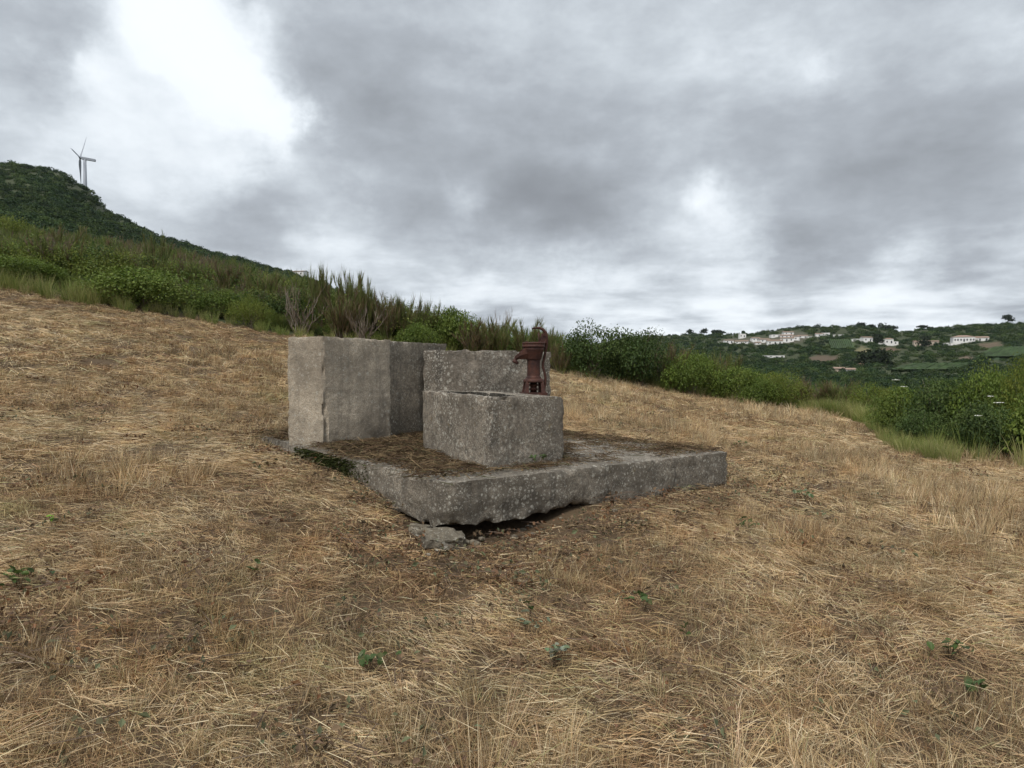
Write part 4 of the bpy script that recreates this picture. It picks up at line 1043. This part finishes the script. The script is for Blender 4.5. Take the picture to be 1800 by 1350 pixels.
def straw_tile(R, style, wid=1.0, dens=1.0):
    A = R * R; k = dens
    ns, nl, hs, an = {'stand': (66, 22, .12, .6), 'mat': (20, 60, .06, .4), 'mix': (44, 40, .085, 1.6), 'dark': (30, 44, .06, 1.6), 'tuft': (50, 24, .16, .9)}[style]
    wts = DARKW if style == 'dark' else (PALEW if style in ('tuft', 'mat') else STRAWW)
    c = disc(max(4, int(ns * A * k * 3.0)), R); parts = [stubble(c, 40, .05 * (1.0 if style != 'tuft' else .85) * wid ** .5, hs * rv(len(c), .4, 1.4), .38, wid * .85, wts)]
    n = int(nl * A * k * 3.0); c = disc(n, R); th = RNG.normal(0, an, n) if an < 1.5 else rv(n, 0, 6.283); m_ = 24
    parts.append(lying(n * m_, .06, .15 * max(1, wid), .35 if an < 1 else .8, .026, STRAWC, wts, (.002 * wid, .0042 * wid), np.repeat(c, m_, 0), np.repeat(th, m_)))
    n = int(6 * A * 3); parts.append(lying(n, .05, .26, 1.6, .035, STRAWC, PALEW, (.003 * wid, .0055 * wid), disc(n, R)))   # long loose stalks
    v, f, cc = join(*parts); v[:, 2] = np.maximum(v[:, 2], -.02); return v, f, cc
STYLES = ['stand', 'mat', 'mix', 'dark', 'tuft', 'mix', 'mat']
def tile_set(tag_, R, wid, dens): return [mesh('%s_%d' % (tag_, i), *(lambda q: (q[0], q[1], M_STRAW, q[2]))(straw_tile(R, st, wid, dens))) for i, st in enumerate(STYLES)]
def patchy(x, y, s, o=0.0): return np.array([mnoise.fractal((float(a) * s + o, float(b) * s, o), 1, 2, 3) for a, b in zip(x, y)])
VOID = [Vector((-.55, 4.25)), Vector((-.2, 4.5)), Vector((.15, 4.75)), Vector((.5, 5.1))]
def void_dist(x, y): return np.min([np.hypot(x - q.x, y - q.y) for q in VOID], axis=0)
def in_field(x, y, m=.1):
    r = np.hypot(x, y); px = np.where(y > .3, 900 + FPX * x / np.maximum(y, .3), np.where(x < 0, -900, 3500))
    return np.where(y > .3, y < hedge_d(px) + m, r < 8)
def lay(x, y, yaw):
    e = .25; nx = -(H(x + e, y) - H(x - e, y)) / (2 * e); ny = -(H(x, y + e) - H(x, y - e)) / (2 * e); out = []
    for a, b, c in zip(nx, ny, yaw):
        q = Vector((0, 0, 1)).rotation_difference(Vector((a, b, 1)).normalized()); from_yaw = Vector((0, 0, 1))
        from mathutils import Quaternion
        out.append((q @ Quaternion((0, 0, 1), float(c))).to_euler()[:])
    return np.array(out)
def straw_ring(name, r0, r1, step, R, wid, dens, label, fine=False):
    g = np.arange(-24, 24, step); X, Y = np.meshgrid(g, g); X = X + (np.arange(len(g)) % 2)[:, None] * step / 2
    x = X.ravel() + RNG.normal(0, step * .12, X.size); y = Y.ravel() + RNG.normal(0, step * .12, X.size); r = np.hypot(x, y)
    ok = (r >= r0) & (r < r1) & in_field(x, y, .1) & (np.abs(np.arctan2(x, y)) < (1.05 if r0 > 3 else 4)) & ~inside_slab(x, y, -.25) & (void_dist(x, y) > (.35 + R))
    x, y = x[ok], y[ok]; n = len(x); a = patchy(x, y, .55, 3); b = patchy(x, y, .4, 8)
    idx = np.where(a > .25, np.where(b > 0, 4, 0), np.where(a < -.3, np.where(b > .1, 3, 1), np.where(b > .15, 1, np.where(b < -.2, 6, 2))))
    mixd = RNG.random(n) < .3; idx = np.where(mixd, RNG.integers(0, len(STYLES), n), idx)
    trod = np.exp(-(((x - .1) / 1.25) ** 2 + ((y - 3.7) / .75) ** 2)) + np.exp(-(((x + 1.9) / .7) ** 2 + ((y - 5.1) / .9) ** 2)) + np.exp(-(((x - 1.9) / .8) ** 2 + ((y - 5.5) / .6) ** 2))
    idx = np.where(RNG.random(n) < trod * 1.1, 3, idx)          # brown, trodden patches round the slab
    yaw = patchy(x, y, .22, 5) * 3 + RNG.normal(0, .3, n)
    return scatter(name, np.c_[x, y, H(x, y)], lay(x, y, yaw), rv(n, .9, 1.15), tile_set(name, R, wid, dens), 'stuff', label, 'straw', idx)
straw_ring('near_straw', 0.0, 5.6, .48, .41, .66, 2.2, 'pale dry stubble and cut straw of the foreground')
straw_ring('middle_straw', 5.6, 11, .85, .68, 1.0, 1.05, 'dry cut straw of the field round and beyond the slab')
straw_ring('distant_straw', 11, 21, 1.5, 1.2, 1.8, .46, 'dry straw of the field up to the hedge')
# finer straw close round the undermined corner, kept out of the hollow
n = 1500; x = rv(n, -1.9, 1.9); y = rv(n, 3.2, 6.2); ok = (void_dist(x, y) < .85) & ~inside_slab(x, y, .10); x, y = x[ok], y[ok]; n = len(x)
FN = [mesh('corner_straw_%d' % i, *(lambda q: (q[0], q[1], M_STRAW, q[2]))(join(stubble(np.zeros((1, 2)), 14, .05, np.array([.05]), .5, 1, STRAWW), lying(26, .05, .16, 1.6, .012, STRAWC, DARKW)))) for i in range(6)]
scatter('corner_straw', np.c_[x, y, H(x, y)], lay(x, y, rv(n, 0, 6.3)), rv(n, .7, 1.1), FN, 'stuff', 'trampled brown straw round the undermined corner of the slab', 'straw')
def field_points(n, r0, r1, power=1.0):
    u = RNG.random(n); r = (r0 ** power + u * (r1 ** power - r0 ** power)) ** (1 / power); a = rv(n, -.9, .9); x = r * np.sin(a); y = r * np.cos(a)
    ok = in_field(x, y) & ~inside_slab(x, y, -.02); return x[ok], y[ok], r[ok]

# brown leaves, twigs and green scraps among the straw
LIT = []
for i in range(6):
    m_ = 16; c = np.c_[RNG.normal(0, .07, (m_, 2)), rv(m_, .02, .07)]
    cols = [[(.24, .115, .055), (.20, .115, .065), (.17, .10, .06)], [(.15, .10, .06), (.22, .15, .09)], [(.12, .11, .06), (.15, .165, .085), (.20, .12, .065)]][i % 3]
    LIT.append(mesh('litter_%d' % i, *(lambda q: (q[0], q[1], M_LITTER, q[2]))(join(leaves(c, RNG.normal(size=(m_, 3)) + np.array([0, 0, 1.]), rv(m_, .018, .045), shade((1, 1, 1), m_) * pick(cols, m_), .6),
        lying(7, .08, .2, 1.6, .03, [(.12, .085, .06), (.17, .12, .085)], None, (.003, .006))))))
x, y, r = field_points(5200, .8, 15, .9); dn = patchy(x, y, .55, 9)
ds = np.array([min((Vector((a, b)) - (SF.to_2d().lerp(q.to_2d(), t))).length for q in (SL, SR) for t in (0, .25, .5, .75, 1)) for a, b in zip(x, y)])
ok = RNG.random(len(x)) < np.clip(.10 + .55 * np.clip(dn, 0, 1) + .75 * np.exp(-(ds / .75) ** 2), 0, 1); x, y = x[ok], y[ok]; n = len(x)
scatter('leaf_litter', np.c_[x, y, H(x, y) + .015], np.c_[rv(n, -.2, .2), rv(n, -.2, .2), rv(n, 0, 6.3)], rv(n, .6, 1.2), LIT, 'stuff', 'brown leaves, twigs and cut weeds strewn round the slab', 'leaf litter')

# litter lying on the slab
DK = [(.12, .075, .042), (.17, .11, .06), (.08, .052, .032), (.24, .17, .09), (.10, .09, .04)]
SLT = [mesh('slab_litter_%d' % i, *(lambda q: (q[0], q[1], M_LITTER, q[2]))(join(lying(34, .09, .16, 1.6, .012, DK, None, (.003, .006)), leaves(np.c_[RNG.normal(0, .09, (22, 2)), rv(22, .002, .02)], RNG.normal(size=(22, 3)) * .4 + np.array([0, 0, 1.]), rv(22, .012, .03), shade((1, 1, 1), 22) * pick(DK, 22), .6)))) for i in range(5)]
solid = [tall_f, [bC, bR, bB, bL], [TRT[0], TRT[1], TRT[2], TRT[3]]]
P_ = []
tries = 0
while len(P_) < 760 and tries < 20000:
    tries += 1; u, v = random.random(), random.random(); q = SF + (SR - SF) * u + (SL - SF) * v
    if any(in_poly((q.x, q.y), s_) for s_ in solid): continue
    left = v > .28 and u < .55; pr = .9 if left else (.5 if (v < .34 and u < .5 and v > .06) else (.45 if u > .9 or v > .75 else .11))
    if u < .035 or v < .03: pr *= .25
    if random.random() < pr: P_.append((q.x, q.y, slab_top(q.x, q.y) + .006 + (.03 * random.random() if left and v > .5 else 0)))
P_ = np.array(P_); n = len(P_)
scatter('slab_litter', P_, np.c_[0 * rv(n, 0, 1), 0 * rv(n, 0, 1), rv(n, 0, 6.3)], rv(n, .7, 1.25), SLT, 'stuff', 'dark brown dead leaves and stalks lying on the slab', 'leaf litter')

# moss on the slab's left side
MS = []
m_ = 5200; t = np.clip(RNG.normal(.53, .08, m_), .30, .70); zf = rv(m_, .05, 1.0) ** 1.0
ed = np.array(SL - SF); nrm_ = np.array([ed[1], -ed[0], 0]) * -1; nrm_ = nrm_ / np.linalg.norm(nrm_)
if nrm_[0] > 0: nrm_ = -nrm_
b = np.array(SF)[None, :] + ed[None, :] * t[:, None] + nrm_[None, :] * .002; b[:, 2] -= zf * .22
tp = b + nrm_[None, :] * rv(m_, .008, .028)[:, None] + RNG.normal(0, .008, (m_, 3))
v, f, c = blades(b, tp, rv(m_, .006, .013), shade((1, 1, 1), m_, .4) * pick([(.035, .048, .012), (.05, .062, .015), (.07, .075, .02)], m_))
o = obj('moss', mesh('moss', v, f, M_MOSS, c), SLAB); o['kind'] = 'stuff'; o['label'] = 'dark green moss on the side of the slab'

# ------------------------------------------------------------------ small green weeds in the foreground
def find_near(px, y):
    d = np.linspace(1.5, 14, 900); x_ = (px - 900) / FPX * d; yy = HY - (H(x_, d) - ZC) / d * FPX
    return float(d[np.argmin(np.abs(yy - y))])
M_WEED = veg('weed_leaf', .25, .25, 6.0, .5)
GRN = [(.07, .115, .035), (.09, .14, .045), (.12, .13, .05)]; SIL = [(.30, .36, .24), (.36, .40, .28), (.22, .28, .16)]
for px, y, wpx, nl, cols, label in [(938, 1128, 46, 11, SIL, 'pale silvery bramble sprig with upturned leaves in the middle foreground'), (972, 1180, 56, 16, SIL, 'lower pale bramble sprig right below the silvery one'),
        (650, 1195, 56, 14, GRN, 'green weed seedling in the left middle foreground'), (449, 1022, 26, 6, GRN, 'small bright green leaves left of the slab corner'), (1132, 1080, 40, 9, GRN, 'small dark green weed right of the silvery sprigs'),
        (30, 1045, 60, 18, GREEN_D, 'dark green weed at the left edge of the field'), (932, 1100, 22, 5, GRN, 'tiny green leaf pair above the silvery sprig'), (1315, 940, 44, 12, GRN, 'green weed in the litter right of the slab'),
        (1415, 882, 50, 16, SIL[2:] + GRN, 'grey-green weed beside the right end of the slab'), (1300, 790, 30, 10, GREEN_D, 'dark weed behind the right corner of the slab'), (1675, 1170, 60, 14, GREEN_D, 'dark green weed in a hollow at the right foreground'),
        (1725, 1240, 50, 12, GRN, 'green seedling near the lower right corner'), (945, 826, 30, 9, GRN, 'little green weed growing at the foot of the trough'), (88, 938, 18, 3, [(.25, .42, .06)], 'single bright lime green leaf at the left'), (1208, 1143, 24, 5, GRN, 'few green leaves right of the middle foreground')]:
    d = find_near(px, y) if label.find('trough') < 0 else gp(px, y).y
    b = at(px, d) if label.find('trough') < 0 else gp(px, y); s = d / FPX; w_ = wpx * s
    R = empty('weed', b, random.uniform(0, 6)); tag(R, label, 'weed', 'green weeds left in the mown field')
    hz = rv(nl, .06, .11)
    c = np.c_[RNG.normal(0, w_ * .28, (nl, 2)), hz]
    v, f, cc = oval(c, RNG.normal(size=(nl, 3)) * .45 + np.array([0, -.35, 1.]), rv(nl, .026, .05), shade((1, 1, 1), nl, .2) * pick(cols, nl), .72)
    obj('leaves', mesh('leaves', v, f, M_WEED, cc), R)
    m = MB()
    for q in c: m.tube([(0, 0, -.01), (q[0] * .5, q[1] * .5, q[2] * .7), (q[0], q[1], q[2])], [.002, .0016, .001], 4)
    obj('stem', mesh('stem', m.V, m.F, M_TWIG, shade((.14, .10, .06), len(m.V))), R)

# ------------------------------------------------------------------ thin air haze over the valley
def haze():
    m = bpy.data.materials.new('haze_air'); m.use_nodes = True; t = NT(m.node_tree); t.n.clear()
    out = t.node('ShaderNodeOutputMaterial'); v = t.node('ShaderNodeVolumePrincipled')
    v.inputs['Color'].default_value = (.86, .91, 1, 1); v.inputs['Density'].default_value = .00004; v.inputs['Anisotropy'].default_value = .2
    t.l.new(v.outputs[0], out.inputs['Volume'])
    o = MB().box((0, 0, 131), (6400, 6400, 280)).build('haze', m); tag(o, kind='stuff')
haze()
